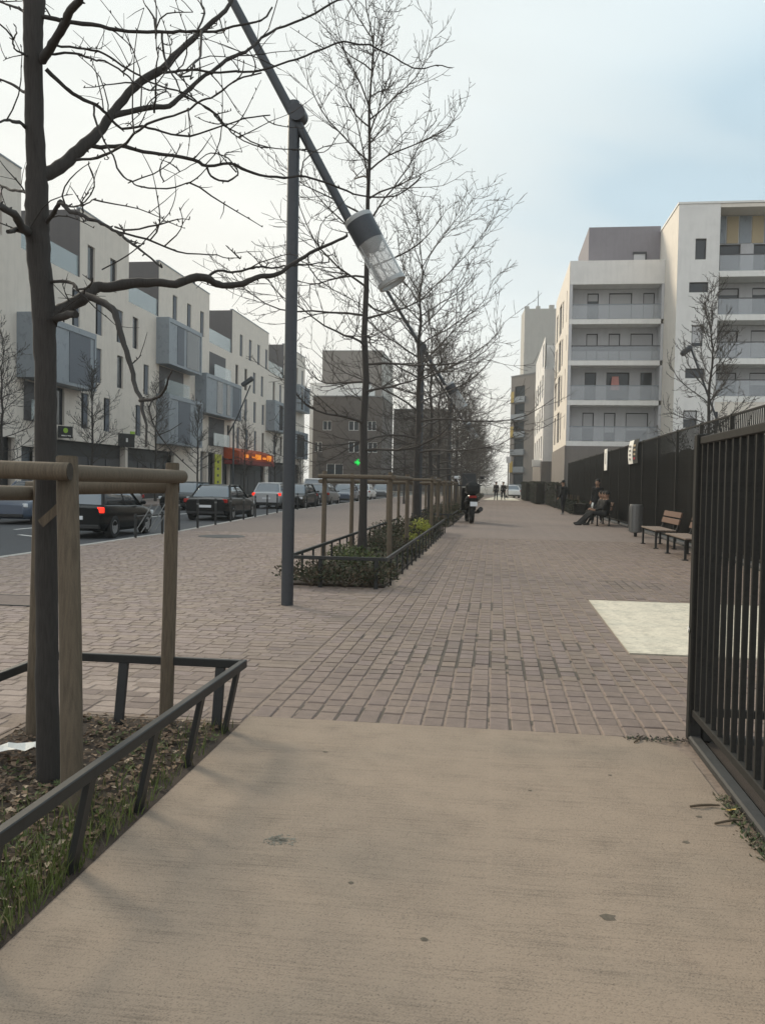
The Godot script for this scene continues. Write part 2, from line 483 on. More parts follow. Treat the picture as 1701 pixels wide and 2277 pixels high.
func left_block(label: String, z0: float, zt: float, z1: float, bays: Array, ground: Array, ph: float) -> Node3D:
	# terrace from z0 to zt on the near end, tall part from zt to z1 (all negative); the street face is x = -25
	var t := thing("apartment_block", label, "apartment building", Vector3(-25, 0, z0))
	var len0 := z0 - z1
	var lt := z0 - zt
	var face := Transform3D(Basis(Vector3(0, 0, -1), Vector3.UP, Vector3(1, 0, 0)), Vector3.ZERO)
	var r := RandomNumberGenerator.new()
	r.seed = int(ph * 1000) + 5
	var wins := []
	for fl in 4:
		var y: float = [4.5, 7.5, 10.5, 13.6][fl]
		var u: float = fposmod(ph + [0.9, 2.2, 0.3, 1.4][fl], 2.4) + 0.5
		while u + 1.0 < len0 - 0.3:
			var ok := true
			if fl == 3 and u < lt + 0.5: ok = false
			for bb in bays:
				if u + 1.0 > bb[0] - 0.2 and u < bb[1] + 0.2 and y < bb[3] and y + 2.2 > bb[2]: ok = false
			if ok: wins.append([Rect2(u, y, 0.95, 2.15), 1 if r.randf() < 0.75 else 0])
			u += [3.0, 3.2, 3.0, 3.1][fl]
	var low := []
	var high := []
	for q in wins:
		if q[0].position.y < 13.0: low.append(q)
		else: high.append([Rect2(q[0].position.x - lt, 0.15, 0.95, 2.1), q[1]])
	for g in ground: low.append([Rect2(g[0], 0.02, g[1] - g[0], g[2]), -1])
	facade(t, face, len0, 13.5, low, "beige")
	facade(t, face * Transform3D(Basis(), Vector3(lt, 13.5, 0)), len0 - lt, 4.1, high, "beige", "frame_dark", "upper_wall")
	for g in ground:
		var s := B.new()
		var w: float = g[1] - g[0]
		s.span(Vector3(0, 0, -0.5), Vector3(w, g[2], -0.4))
		var front := part("shop_front", s, M["black"] if g[3] == 0 else M["bay_dark"], t, face * Transform3D(Basis(), Vector3(g[0], 0.03, 0)))
		if g[3] == 0:
			var k := 0.0
			while k < w - 1.0:
				var p := B.new()
				p.span(Vector3(k + 0.1, 0.3, -0.39), Vector3(minf(k + 2.3, w - 0.1), g[2] - 0.9, -0.35))
				part("shop_pane", p, M["frame_dark"], front)
				k += 2.4
	# end wall of the tall part (dark), roof, back
	var e := B.new()
	e.span(Vector3(-12, 13.55, -lt - 0.3), Vector3(-0.02, 17.55, -lt - 0.002))
	part("end_wall", e, M["dark_wall"], t)
	var rf := B.new()
	rf.span(Vector3(-12, 17.5, -len0 + 0.02), Vector3(-0.12, 17.58, -lt - 0.31))
	rf.span(Vector3(-12, 13.3, -lt), Vector3(-0.24, 13.48, -0.02))
	part("roof", rf, M["roof"], t)
	var bk := B.new()
	bk.span(Vector3(-12, 0, -len0 + 0.3), Vector3(-11.7, 17.4, -0.3))
	bk.span(Vector3(-11.9, 0, -0.3), Vector3(-0.23, 13.45, -0.02))
	bk.span(Vector3(-11.9, 0, -len0 + 0.02), Vector3(-0.23, 17.45, -len0 + 0.3))
	part("side_wall", bk, M["beige"], t)
	var cp := B.new()
	cp.span(Vector3(-0.25, 17.6, -len0), Vector3(0.04, 17.68, -lt - 0.02))
	part("coping", cp, M["bay"], t)
	var gl := B.new()
	gl.span(Vector3(-0.12, 13.55, -lt), Vector3(-0.09, 14.75, -0.05))
	gl.span(Vector3(-6, 13.55, -0.08), Vector3(-0.13, 14.75, -0.05))
	part("glass_balustrade", gl, M["balustrade"], t)
	for bb in bays:
		if bb.size() > 5:   # loggia: recess shade painted as a dark panel on the wall, behind a balustrade
			var lo := B.new()
			lo.span(Vector3(bb[0], bb[2], 0.004), Vector3(bb[1], bb[3], 0.02))
			part("loggia", lo, M["dark_wall"], t, face)
			var lb := B.new()
			lb.span(Vector3(bb[0] - 0.1, bb[2], 0.5), Vector3(bb[1], bb[2] + 1.1, 0.54))
			part("glass_balustrade", lb, M["balustrade"], t, face)
		else: bay(t, face, bb[0], bb[1], bb[2], bb[3], bb[4])
	return t

# ---------- plants ----------
func grow(b: B, p: Vector3, d: Vector3, ln: float, r0: float, depth: int, r: RandomNumberGenerator, up: float, fine := 0.0035) -> void:
	var n: int = [3, 6, 9][depth]
	var pts := [p]
	var rad := [r0]
	var q := p
	var dir := d
	var bend := Vector3(r.randf_range(-1, 1), r.randf_range(-0.5, 0.5), r.randf_range(-1, 1)) * 0.13
	for i in n:
		if r.randf() < 0.3: bend = -bend
		dir = (dir + bend + Vector3(r.randf_range(-1, 1), r.randf_range(-0.9, 0.9), r.randf_range(-1, 1)) * 0.15 + Vector3.UP * up * (float(i) / n - 0.25)).normalized()
		q += dir * ln / n
		pts.append(q)
		rad.append(lerpf(r0, maxf(r0 * 0.22, fine), (i + 1.0) / n))
		if depth > 0:
			var kids := 2 if r.randf() < (0.45 if depth == 2 else 0.3) else 1
			if depth == 2 and i == 0: kids = 0
			for k in kids:
				var ax := Vector3(r.randf_range(-1, 1), r.randf_range(-0.5, 0.9), r.randf_range(-1, 1)).normalized()
				var cd := (dir * 1.1 + ax).normalized()
				var f := r.randf_range(0.3, 0.62) if depth == 2 else r.randf_range(0.08, 0.4)
				grow(b, q, cd, ln * f * (1.0 - 0.45 * i / n), clampf(rad[-1] * 0.62, fine * 1.25, 0.013), depth - 1, r, up, fine)
	b.tube(pts, rad, 5 if depth == 2 else 3, false)

func bare_tree(called: String, label: String, cat: String, grp: String, sd: int, h: float, r0: float, nb: int, spread: float, fork := 0.3, base := 0.2, fine := 0.0035) -> Node3D:
	var t := thing(called, label, cat, Vector3.ZERO, 0, grp)
	var r := RandomNumberGenerator.new()
	r.seed = sd
	var p := []
	var rad := []
	var at := []
	for i in 13:
		var f := i / 12.0
		var o := Vector3(r.randf_range(-1, 1), 0, r.randf_range(-1, 1)) * 0.09 * f
		p.append(Vector3(0, f * h, 0) + o)
		rad.append(lerpf(r0, 0.008, pow(f, 1.35)) * (1.25 if i == 0 else 1.0))
	var tk := B.new()
	tk.tube(p, rad, 9, true)
	part("trunk", tk, M["bark"], t)
	var b := B.new()
	for i in nb:
		var f := base + (0.97 - base) * pow((i + r.randf()) / nb, 0.85)
		var k := f * 12.0
		var a: Vector3 = p[int(k)].lerp(p[mini(int(k) + 1, 12)], k - int(k))
		var az := i * 2.399 + r.randf_range(-0.5, 0.5)
		var el := lerpf(0.0, 1.1, pow(f, 2.0)) + r.randf_range(-0.15, 0.25) + fork
		var ln := spread * lerpf(1.0, 0.5, f) * r.randf_range(0.6, 1.15)
		grow(b, a, Vector3(cos(az) * cos(el), sin(el), sin(az) * cos(el)), ln, lerpf(r0 * 0.4, 0.014, f), 2, r, 0.4, fine)
	part("crown", b, M["bark_far"], t)
	return t

func leaf_bush(b: B, r: RandomNumberGenerator, ce: Vector3, rad: Vector3, count: int, size: float, cols: Array) -> void:
	for i in count:
		var d := Vector3(r.randfn(), r.randfn() * 0.8, r.randfn()).normalized()
		var p := ce + d * rad * pow(r.randf(), 0.4)
		if p.y < 0.02: p.y = 0.02 + r.randf() * 0.05
		var q := Vector3(r.randf_range(-1, 1), r.randf_range(-0.3, 1), r.randf_range(-1, 1)).normalized()
		var c: Color = cols[r.randi() % cols.size()]
		b.col = c * r.randf_range(0.75, 1.25)
		var s := size * r.randf_range(0.6, 1.3)
		b.leaf(p, (q + d * 0.6).normalized() * s, q.cross(d).normalized() * s * 0.33)

func shrub(called: String, label: String, grp: String, sd: int, rad: Vector3, count: int, size: float, cols: Array) -> Node3D:
	var t := thing(called, label, "shrub", Vector3.ZERO, 0, grp)
	var r := RandomNumberGenerator.new()
	r.seed = sd
	var st := B.new()
	for i in 9:
		var a := i * 0.7 + r.randf() * 0.3
		st.tube([Vector3.ZERO, Vector3(cos(a) * rad.x * 0.4, rad.y * 0.9, sin(a) * rad.z * 0.4), Vector3(cos(a) * rad.x * 0.8, rad.y * 1.7, sin(a) * rad.z * 0.8)], [0.008, 0.006, 0.003], 4, false)
	part("stems", st, M["twig"], t)
	var b := B.new()
	leaf_bush(b, r, Vector3(0, rad.y, 0), rad, count, size, cols)
	part("foliage", b, M["leafy"], t)
	return t

# ---------- street furniture ----------
func low_rail(label: String, pts: Array, legs: float, hgt := 0.38, first := 0.14) -> Node3D:
	var lean := first > 0.2
	var t := thing("planter_rail", label, "railing", pts[0])
	for i in pts.size() - 1:
		var a: Vector3 = pts[i] - pts[0]
		var c: Vector3 = pts[i + 1] - pts[0]
		var d := (c - a).normalized()
		var ba := Basis(d, Vector3.UP, d.cross(Vector3.UP))
		var ln := a.distance_to(c)
		var b := B.new()
		b.bev((a + c) * 0.5 + Vector3.UP * hgt, Vector3(ln + (0.0 if i % 2 else 0.05), 0.05, 0.038), 0.004, ba)
		part("rail", b, M["rail"], t)
		var k := first if i == 0 else 0.14
		while k < ln:
			var lg := B.new()
			var tl := Basis(d, 0.2 if lean else 0.0) * ba
			var mid := a + d * k + Vector3.UP * (hgt * 0.5 - 0.04) + (d.cross(Vector3.UP) * -0.042 if lean else Vector3.ZERO)
			lg.bev(mid, Vector3(0.06, hgt + 0.05, 0.026), 0.004, tl)
			part("leg", lg, M["rail"], t)
			k += legs
	return t

func stake_guard(label: String, pos: Vector3, sx: float, sz: float, h: float, rr: float, full := true, grp := "timber guards round the strip trees") -> Node3D:
	var t := thing("tree_guard", label, "tree guard", pos, 0, grp)
	for q in [[-1, 1], [1, 1], [1, -1], [-1, -1]]:
		var b := B.new()
		b.tube([Vector3(q[0] * sx, -0.1, q[1] * sz), Vector3(q[0] * sx * 0.99, h + 0.03, q[1] * sz * 0.99)], [rr, rr * 0.95], 10)
		part("post", b, M["stake"], t)
	var j := 0
	for e in [[-1, 1, 1, 1], [1, 1, 1, -1], [-1, -1, 1, -1], [-1, 1, -1, -1]]:
		var a := Vector3(e[0] * sx, h - 0.06 - (0.09 if j > 1 else 0.0), e[1] * sz)
		var c := Vector3(e[2] * sx, h - 0.06 - (0.09 if j > 1 else 0.0), e[3] * sz)
		var d := (c - a).normalized() * 0.1
		var off := Vector3(0, 0, rr * 1.2 * signf(a.z)) if j % 2 == 0 else Vector3(rr * 1.2 * signf(a.x), 0, 0)
		var b := B.new()
		b.tube([a - d + off, c + d + off], [rr * 0.85, rr * 0.85], 10)
		part("rail", b, M["stake"], t)
		j += 1
	return t

func tilted_lamp(label: String, pos: Vector3, h: float, ang: float, grp: String, scl := 1.0, flip := 1.0) -> Node3D:
	var t := thing("street_lamp", label, "street lamp", pos, 0, grp)
	var b := B.new()
	b.lathe([Vector2(0.0735, 0), Vector2(0.0735, h * 0.5), Vector2(0.07, h), Vector2(0.06, h + 0.06), Vector2(0.0, h + 0.08)], 20)
	part("pole", b, M["lamp_metal"], t)
	var hub := B.new()
	hub.lathe([Vector2(0, -0.1), Vector2(0.1, -0.1), Vector2(0.1, 0.1), Vector2(0, 0.1)], 18, Transform3D(Basis(Vector3(1, 0, 0), Vector3(0, 0, -1), Vector3(0, 1, 0)), Vector3(0.05 * flip, h - 0.1, 0)))
	part("hub", hub, M["lamp_metal"], t)
	var d := Vector3(cos(ang) * flip, -sin(ang), 0)
	var c := Vector3(0.0, h - 0.12, 0)
	var arm := B.new()
	arm.tube([c - d * 3.2, c, c + d * 1.86], [0.05, 0.055, 0.052], 12)
	part("arm", arm, M["lamp_metal"], t)
	# the head: a drum on the arm with its axis along it
	var ba := Basis(d.cross(Vector3(0, 0, 1)) * -1.0, d * -1.0, Vector3(0, 0, 1)).orthonormalized()
	var xf := Transform3D(ba, c + d * 1.47 + ba.x * 0.1)
	var head := B.new()
	head.lathe([Vector2(0.168, -0.30), Vector2(0.172, -0.02)], 24, xf)
	head.lathe([Vector2(0.12, -0.31), Vector2(0.165, -0.31)], 24, xf)
	head.lathe([Vector2(0.04, -0.42), Vector2(0.165, -0.31)], 24, xf)
	var hd := part("lamp_head", head, M["lamp_metal"], t)
	var cap := B.new()
	cap.lathe([Vector2(0.174, -0.02), Vector2(0.174, 0.03), Vector2(0.15, 0.045), Vector2(0, 0.05)], 24, xf)
	part("cap", cap, M["lamp_pale"], hd)
	var gl := B.new()
	gl.lathe([Vector2(0.165, -0.82), Vector2(0.168, -0.302)], 24, xf)
	part("lamp_glass", gl, M["lamp_glass"], hd)
	var ring := B.new()
	ring.lathe([Vector2(0.14, -0.86), Vector2(0.172, -0.86), Vector2(0.172, -0.81), Vector2(0.14, -0.81), Vector2(0.14, -0.86)], 24, xf)
	for k in 3:
		var a := TAU * k / 3.0 + 0.4
		var o := Vector3(cos(a) * 0.16, 0, sin(a) * 0.16)
		ring.rod(xf * (o + Vector3(0, -0.84, 0)), xf * (o + Vector3(0, -0.3, 0)), 0.009, 6)
	ring.rod(xf * Vector3(-0.15, -0.84, 0), xf * Vector3(0.15, -0.84, 0), 0.014, 6)
	part("ring", ring, M["lamp_pale"], hd)
	return t

func bench(label: String, pos: Vector3) -> Node3D:   # faces -x, planks along z
	var t := thing("park_bench", label, "bench", pos, 0, "wooden benches along the fence")
	for i in 4:
		var b := B.new()
		b.bev(Vector3(-0.2 + i * 0.125, 0.45, 0), Vector3(0.11, 0.035, 2.1), 0.006)
		part("seat_plank", b, M["plank_seat"], t)
	for i in 2:
		var b := B.new()
		b.bev(Vector3(0.30 + i * 0.045, 0.66 + i * 0.17, 0), Vector3(0.035, 0.14, 2.1), 0.006, Basis(Vector3(0, 0, 1), -0.25))
		part("back_plank", b, M["plank"], t)
	for s in [-1, 1]:
		for q in [-0.22, 0.22]:
			var b := B.new()
			b.bev(Vector3(q, 0.215, s * 0.92), Vector3(0.05, 0.43, 0.05), 0.006)
			b.bev(Vector3(q, 0.01, s * 0.92), Vector3(0.12, 0.02, 0.09), 0.004)
			part("leg", b, M["rail"], t)
		var f := B.new()
		f.tube([Vector3(0.22, 0.41, s * 0.92), Vector3(0.28, 0.5, s * 0.92), Vector3(0.39, 0.92, s * 0.92)], [0.022, 0.022, 0.02], 6)
		f.rod(Vector3(-0.24, 0.42, s * 0.92), Vector3(0.24, 0.42, s * 0.92), 0.018, 6)
		part("frame", f, M["rail"], t)
	return t

func car(label: String, pos: Vector3, turn: float, L: float, W: float, H: float, m: String, style: String, lit := false) -> Node3D:
	var t := thing("parked_car", label, "car", pos, turn)
	var z := func(f): return (f - 0.5) * L   # f 0 at the nose (-z), 1 at the tail
	var roof_a := 0.42
	var roof_b: float = {"hatch": 0.86, "sedan": 0.72, "van": 0.93}[style]
	var gl_a := 0.25
	var gl_b: float = {"hatch": 0.965, "sedan": 0.86, "van": 0.985}[style]
	var belt := H * 0.62
	# lower body
	var st := [[0.0, 0.80, 0.30, 0.44], [0.02, 0.9, 0.2, 0.50], [0.08, 0.97, 0.19, 0.54], [gl_a, 1.0, 0.19, 0.615], [0.45, 1.0, 0.19, 0.625], [0.72, 1.0, 0.19, 0.645], [0.86, 0.99, 0.19, 0.65], [0.96, 0.95, 0.22, 0.645 if style != "sedan" else 0.63], [1.0, 0.86, 0.3, 0.58]]
	var rings := []
	for s in st:
		var zz: float = z.call(s[0])
		var w: float = W * 0.5 * s[1]
		var y0: float = s[2]
		var y1: float = H * s[3]
		var ym := lerpf(y0, y1, 0.62)
		rings.append([Vector3(-w * 0.9, y0, zz), Vector3(-w, lerpf(y0, y1, 0.25), zz), Vector3(-w, ym, zz), Vector3(-w * 0.95, lerpf(y0, y1, 0.93), zz), Vector3(-w * 0.86, y1, zz), Vector3(0, y1 + 0.02, zz),
			Vector3(w * 0.86, y1, zz), Vector3(w * 0.95, lerpf(y0, y1, 0.93), zz), Vector3(w, ym, zz), Vector3(w, lerpf(y0, y1, 0.25), zz), Vector3(w * 0.9, y0, zz), Vector3(0, y0, zz)])
	var b := B.new()
	b.loft(rings)
	var body := part("body", b, M[m], t)
	# glasshouse
	var bw := W * 0.5 * 0.89
	var tw := W * 0.5 * 0.68
	var y0 := belt - 0.02
	var y1 := H - 0.04
	var k := [Vector3(-bw, y0, z.call(gl_b)), Vector3(bw, y0, z.call(gl_b)), Vector3(bw, y0, z.call(gl_a)), Vector3(-bw, y0, z.call(gl_a)),
		Vector3(-tw, y1, z.call(roof_b)), Vector3(tw, y1, z.call(roof_b)), Vector3(tw, y1, z.call(roof_a)), Vector3(-tw, y1, z.call(roof_a))]
	var g := B.new()
	var gr := []
	for i in 15:
		var f := lerpf(gl_a, gl_b, i / 14.0)
		var up := minf(clampf((f - gl_a) / (roof_a - gl_a), 0, 1), clampf((gl_b - f) / (gl_b - roof_b), 0, 1))
		up = sin(up * PI / 2) * 0.55 + up * 0.45
		var yt := lerpf(y0 + 0.01, y1, up)
		var wt := lerpf(bw * 0.93, tw, up)
		var wb := bw * (1.0 - 0.07 * pow(absf(i / 7.0 - 1.0), 4.0))
		var zz: float = z.call(f)
		gr.append([Vector3(-wb, y0, zz), Vector3(-lerpf(wb, wt, 0.5), lerpf(y0, yt, 0.55), zz), Vector3(-wt, lerpf(y0, yt, 0.93), zz), Vector3(-wt * 0.85, yt, zz), Vector3(0, yt + 0.015, zz), Vector3(wt * 0.85, yt, zz), Vector3(wt, lerpf(y0, yt, 0.93), zz), Vector3(lerpf(wb, wt, 0.5), lerpf(y0, yt, 0.55), zz), Vector3(wb, y0, zz)])
	g.loft(gr)
	part("window", g, M["car_glass"], t)
	var rf := B.new()
	var rr := []
	for s in [[roof_a - 0.02, 0.9, -0.02], [roof_a + 0.04, 1.0, 0.02], [(roof_a + roof_b) * 0.5, 1.02, 0.04], [roof_b - 0.03, 1.0, 0.02], [roof_b + 0.015, 0.92, -0.015]]:
		var zz: float = z.call(s[0])
		var w: float = tw * s[1] + 0.03
		var yy: float = H - 0.045 + s[2]
		rr.append([Vector3(-w, yy - 0.045, zz), Vector3(-w, yy - 0.015, zz), Vector3(-w * 0.7, yy, zz), Vector3(0, yy + 0.008, zz), Vector3(w * 0.7, yy, zz), Vector3(w, yy - 0.015, zz), Vector3(w, yy - 0.045, zz)])
	rf.loft(rr)
	part("roof", rf, M[m], t)
	for s in [-1, 1]:
		var zb: float = z.call(0.57)
		for q in [[k[2 if s > 0 else 3] + Vector3(0, -0.02, 0), k[6 if s > 0 else 7], 0.035], [k[1 if s > 0 else 0] + Vector3(0, -0.02, 0), k[5 if s > 0 else 4], 0.055], [Vector3(s * bw, y0, zb), Vector3(s * tw, y1, zb), 0.033]]:
			var pl := B.new()
			pl.tube([q[0], q[1]], [q[2], q[2] * 0.85], 6)
			part("pillar", pl, M[m], t)
	for f in [0.17, 0.81]:
		for s in [-1, 1]:
			var xf := Transform3D(Basis(Vector3(0, 1, 0), Vector3(s, 0, 0), Vector3(0, 0, -s)).orthonormalized(), Vector3(s * (W * 0.5 - 0.1), 0.31, z.call(f)))
			var w := B.new()
			w.lathe([Vector2(0.2, -0.1), Vector2(0.3, -0.1), Vector2(0.315, -0.06), Vector2(0.315, 0.06), Vector2(0.3, 0.105), Vector2(0.2, 0.11)], 20, xf)
			var ty := part("tyre", w, M["rubber"], t)
			var ri := B.new()
			ri.lathe([Vector2(0.205, 0.075), Vector2(0.19, 0.1), Vector2(0.06, 0.075), Vector2(0.0, 0.095)], 14, xf)
			part("rim", ri, M["alloy"], ty)
	for s in [-1, 1]:
		var tl := B.new()
		var yl := H * 0.55
		tl.bev(Vector3(s * W * 0.5 * 0.83, yl, z.call(0.985)), Vector3(W * 0.15, 0.15, 0.1), 0.02, Basis(Vector3.UP, -s * 0.35))
		part("tail_light", tl, M["red_lit" if lit else "red_lens"], t)
		var hl := B.new()
		hl.bev(Vector3(s * W * 0.5 * 0.78, H * 0.44, z.call(0.02)), Vector3(W * 0.17, 0.13, 0.1), 0.02, Basis(Vector3.UP, s * 0.35))
		part("headlight", hl, M["headlight"], t)
		var mi := B.new()
		mi.bev(Vector3(s * (W * 0.5 + 0.06), belt + 0.06, z.call(0.31)), Vector3(0.17, 0.11, 0.08), 0.03)
		part("mirror", mi, M[m], t)
	var np := B.new()
	np.bev(Vector3(0, H * 0.4, z.call(1.0) + 0.012), Vector3(0.5, 0.1, 0.02), 0.004)
	part("number_plate", np, M["headlight"], t)
	for q in [[0.33, 0.99, 0.84, 0.13], [0.31, 0.01, 0.8, 0.14]]:
		var bp := B.new()
		bp.bev(Vector3(0, q[0], z.call(q[1])), Vector3(W * q[2], q[3], 0.12), 0.03)
		part("bumper", bp, M["black"], t)
	return t

# ---------- people: one continuous body meshed from a blended field of tapered bones ----------
func body_mesh(bones: Array, cell: float) -> B:
	# a bone: [from, to, radius from, radius to, colour]
	var lo := Vector3(1e9, 1e9, 1e9)
	var hi := -lo
	for q in bones:
		for e in 2:
			lo = lo.min(q[e] - Vector3.ONE * (q[2 + e] + cell * 2)); hi = hi.max(q[e] + Vector3.ONE * (q[2 + e] + cell * 2))
	var nx := int((hi.x - lo.x) / cell) + 2
	var ny := int((hi.y - lo.y) / cell) + 2
	var nz := int((hi.z - lo.z) / cell) + 2
	var fld := PackedFloat32Array()
	fld.resize(nx * ny * nz)
	fld.fill(1.0)
	for q in bones:
		var pad: float = maxf(q[2], q[3]) + 0.09
		var b0: Vector3 = ((q[0].min(q[1]) - Vector3.ONE * pad - lo) / cell).floor().max(Vector3.ZERO)
		var b1: Vector3 = ((q[0].max(q[1]) + Vector3.ONE * pad - lo) / cell).ceil()
		var ab: Vector3 = q[1] - q[0]
		var l2 := maxf(ab.length_squared(), 1e-8)
		for z in range(int(b0.z), mini(int(b1.z) + 1, nz)):
			for y in range(int(b0.y), mini(int(b1.y) + 1, ny)):
				for x in range(int(b0.x), mini(int(b1.x) + 1, nx)):
					var p := lo + Vector3(x, y, z) * cell
					var tt := clampf((p - q[0]).dot(ab) / l2, 0, 1)
					var d: float = p.distance_to(q[0] + ab * tt) - lerpf(q[2], q[3], tt)
					var id := x + nx * (y + ny * z)
					var o := fld[id]
					var hh := clampf(0.5 + 0.5 * (o - d) / 0.03, 0, 1)
					fld[id] = lerpf(o, d, hh) - 0.03 * hh * (1 - hh)
	var out := B.new()
	var ids := {}
	var offs := [0, 1, nx, nx + 1, nx * ny, nx * ny + 1, nx * ny + nx, nx * ny + nx + 1]
	for z in nz - 1:
		for y in ny - 1:
			for x in nx - 1:
				var id := x + nx * (y + ny * z)
				var ins := 0
				for k in 8:
					if fld[id + offs[k]] < 0: ins += 1
				if ins == 0 or ins == 8: continue
				var sum := Vector3.ZERO
				var cnt := 0
				for e in [[0, 1], [2, 3], [4, 5], [6, 7], [0, 2], [1, 3], [4, 6], [5, 7], [0, 4], [1, 5], [2, 6], [3, 7]]:
					var f0 := fld[id + offs[e[0]]]
					var f1 := fld[id + offs[e[1]]]
					if (f0 < 0) == (f1 < 0): continue
					var s := f0 / (f0 - f1)
					var c0 := Vector3(e[0] & 1, (e[0] >> 1) & 1, e[0] >> 2)
					var c1 := Vector3(e[1] & 1, (e[1] >> 1) & 1, e[1] >> 2)
					sum += c0.lerp(c1, s)
					cnt += 1
				var p := lo + (Vector3(x, y, z) + sum / cnt) * cell
				var gr := Vector3(fld[id + 1] - fld[id], fld[id + nx] - fld[id], fld[id + nx * ny] - fld[id]).normalized()
				var best := 1e9
				for q in bones:
					var ab: Vector3 = q[1] - q[0]
					var tt := clampf((p - q[0]).dot(ab) / maxf(ab.length_squared(), 1e-8), 0, 1)
					var d: float = p.distance_to(q[0] + ab * tt) - lerpf(q[2], q[3], tt)
					if d < best:
						best = d
						out.col = q[4]
				ids[id] = out.put(p, gr)
	for z in range(1, nz - 1):
		for y in range(1, ny - 1):
			for x in range(1, nx - 1):
				var id := x + nx * (y + ny * z)
				for ax in 3:
					var st: int = [1, nx, nx * ny][ax]
					var u: int = [nx, nx * ny, 1][ax]
					var w: int = [nx * ny, 1, nx][ax]
					if (fld[id] < 0) == (fld[id + st] < 0): continue
					var q := [id - u - w, id - w, id, id - u]
					var miss := false
					for k in q:
						if not ids.has(k): miss = true
					if miss: continue
					var a: int = ids[q[0]]
					var b: int = ids[q[1]]
					var c: int = ids[q[2]]
					var d: int = ids[q[3]]
					if fld[id] < 0: out.ix.append_array(PackedInt32Array([a, c, b, a, d, c]))
					else: out.ix.append_array(PackedInt32Array([a, b, c, a, c, d]))
	return out

func person(label: String, pos: Vector3, turn: float, pose: String, top: Color, legs: Color, grp := "") -> Node3D:
	var t := thing("person", label, "person", pos, turn, grp)   # faces -z
	var skin := Color(0.33, 0.2, 0.14)
	var bo := []
	var sit := pose == "sit"
	var hip := 0.47 if sit else 0.94
	var lean := 0.12 if sit else 0.0
	var chest := Vector3(0, hip + 0.42, lean * 0.6)
	var neck := Vector3(0, hip + 0.56, lean * 0.7)
	var head := neck + Vector3(0, 0.17, -0.03)
	bo.append([Vector3(0, hip + 0.02, 0), chest, 0.135, 0.13, top])
	for s in [-1, 1]:
		var sh := chest + Vector3(s * 0.17, 0.05, 0)
		bo.append([chest, sh, 0.11, 0.075, top])
		bo.append([Vector3(0, hip + 0.03, 0), Vector3(s * 0.09, hip, 0), 0.12, 0.11, legs])
		var el: Vector3
		var wr: Vector3
		var kn: Vector3
		var an: Vector3
		if sit:
			el = sh + Vector3(s * 0.06, -0.24, -0.12); wr = Vector3(s * 0.1, hip + 0.16, -0.32)
			kn = Vector3(s * 0.12, 0.5, -0.44); an = Vector3(s * 0.14, 0.09, -0.78 + s * 0.12)
		else:
			el = sh + Vector3(s * 0.05, -0.28, 0.04); wr = sh + Vector3(s * 0.07, -0.5, -0.1)
			kn = Vector3(s * 0.11, 0.5, -0.05 * s - 0.02); an = Vector3(s * 0.14, 0.08, 0.14 * -s)
		bo.append([sh, el, 0.068, 0.052, top])
		bo.append([el, wr, 0.052, 0.038, top])
		bo.append([wr, wr + (wr - el).normalized() * 0.09, 0.033, 0.036, skin])
		bo.append([Vector3(s * 0.09, hip, 0), kn, 0.1, 0.065, legs])
		bo.append([kn, an, 0.066, 0.045, legs])
		bo.append([an + Vector3(0, -0.03, 0.03), an + Vector3(0, -0.045, -0.17), 0.045, 0.036, Color(0.3, 0.29, 0.28) if pose == "stand" else Color(0.03, 0.03, 0.03)])
	bo.append([chest + Vector3(0, 0.05, 0), head - Vector3(0, 0.06, 0), 0.062, 0.055, skin])
	bo.append([head - Vector3(0, 0.05, 0.02), head + Vector3(0, 0.045, 0), 0.078, 0.094, skin])
	bo.append([head + Vector3(0, -0.01, -0.09), head + Vector3(0, -0.03, -0.105), 0.014, 0.018, skin])
	var b := body_mesh(bo, 0.03)
	b.col = skin
	for s in [-1, 1]:   # five fingers on each hand, ears
		var q: Array = bo[5 + (0 if s < 0 else 8)]
		var w: Vector3 = q[1]
		var d: Vector3 = (q[1] - q[0]).normalized()
		var sd := d.cross(Vector3.UP).normalized()
		for k in 4:
			var o := sd * (k - 1.5) * 0.019
			var l: float = [0.065, 0.078, 0.072, 0.055][k]
			b.tube([w + o, w + o + d * l * 0.6, w + o + d * l * 0.9 - Vector3(0, 0.02, 0)], [0.009, 0.0085, 0.007], 5)
		b.tube([w - d * 0.05 + sd * -s * 0.03, w + sd * -s * 0.055, w + d * 0.025 + sd * -s * 0.055], [0.011, 0.0095, 0.008], 5)
		b.tube([head + Vector3(s * 0.085, 0.0, 0.01), head + Vector3(s * 0.1, 0.0, 0.015)], [0.025, 0.02], 6)
	part("body", b, M["tinted"], t)
	var hr := B.new()
	hr.lathe([Vector2(0.098, -0.02), Vector2(0.108, 0.03), Vector2(0.09, 0.09), Vector2(0.05, 0.125), Vector2(0, 0.135)], 14, Transform3D(Basis(Vector3(1, 0, 0), -0.25), head + Vector3(0, 0.02, 0.022)))
	part("hair", hr, M["hair"], t)
	var fc := B.new()
	for s in [-1, 1]: fc.box(head + Vector3(s * 0.032, 0.01, -0.091), Vector3(0.022, 0.009, 0.01))
	fc.box(head + Vector3(0, -0.065, -0.094), Vector3(0.042, 0.008, 0.01))
	part("face_features", fc, M["hair"], t)
	return t

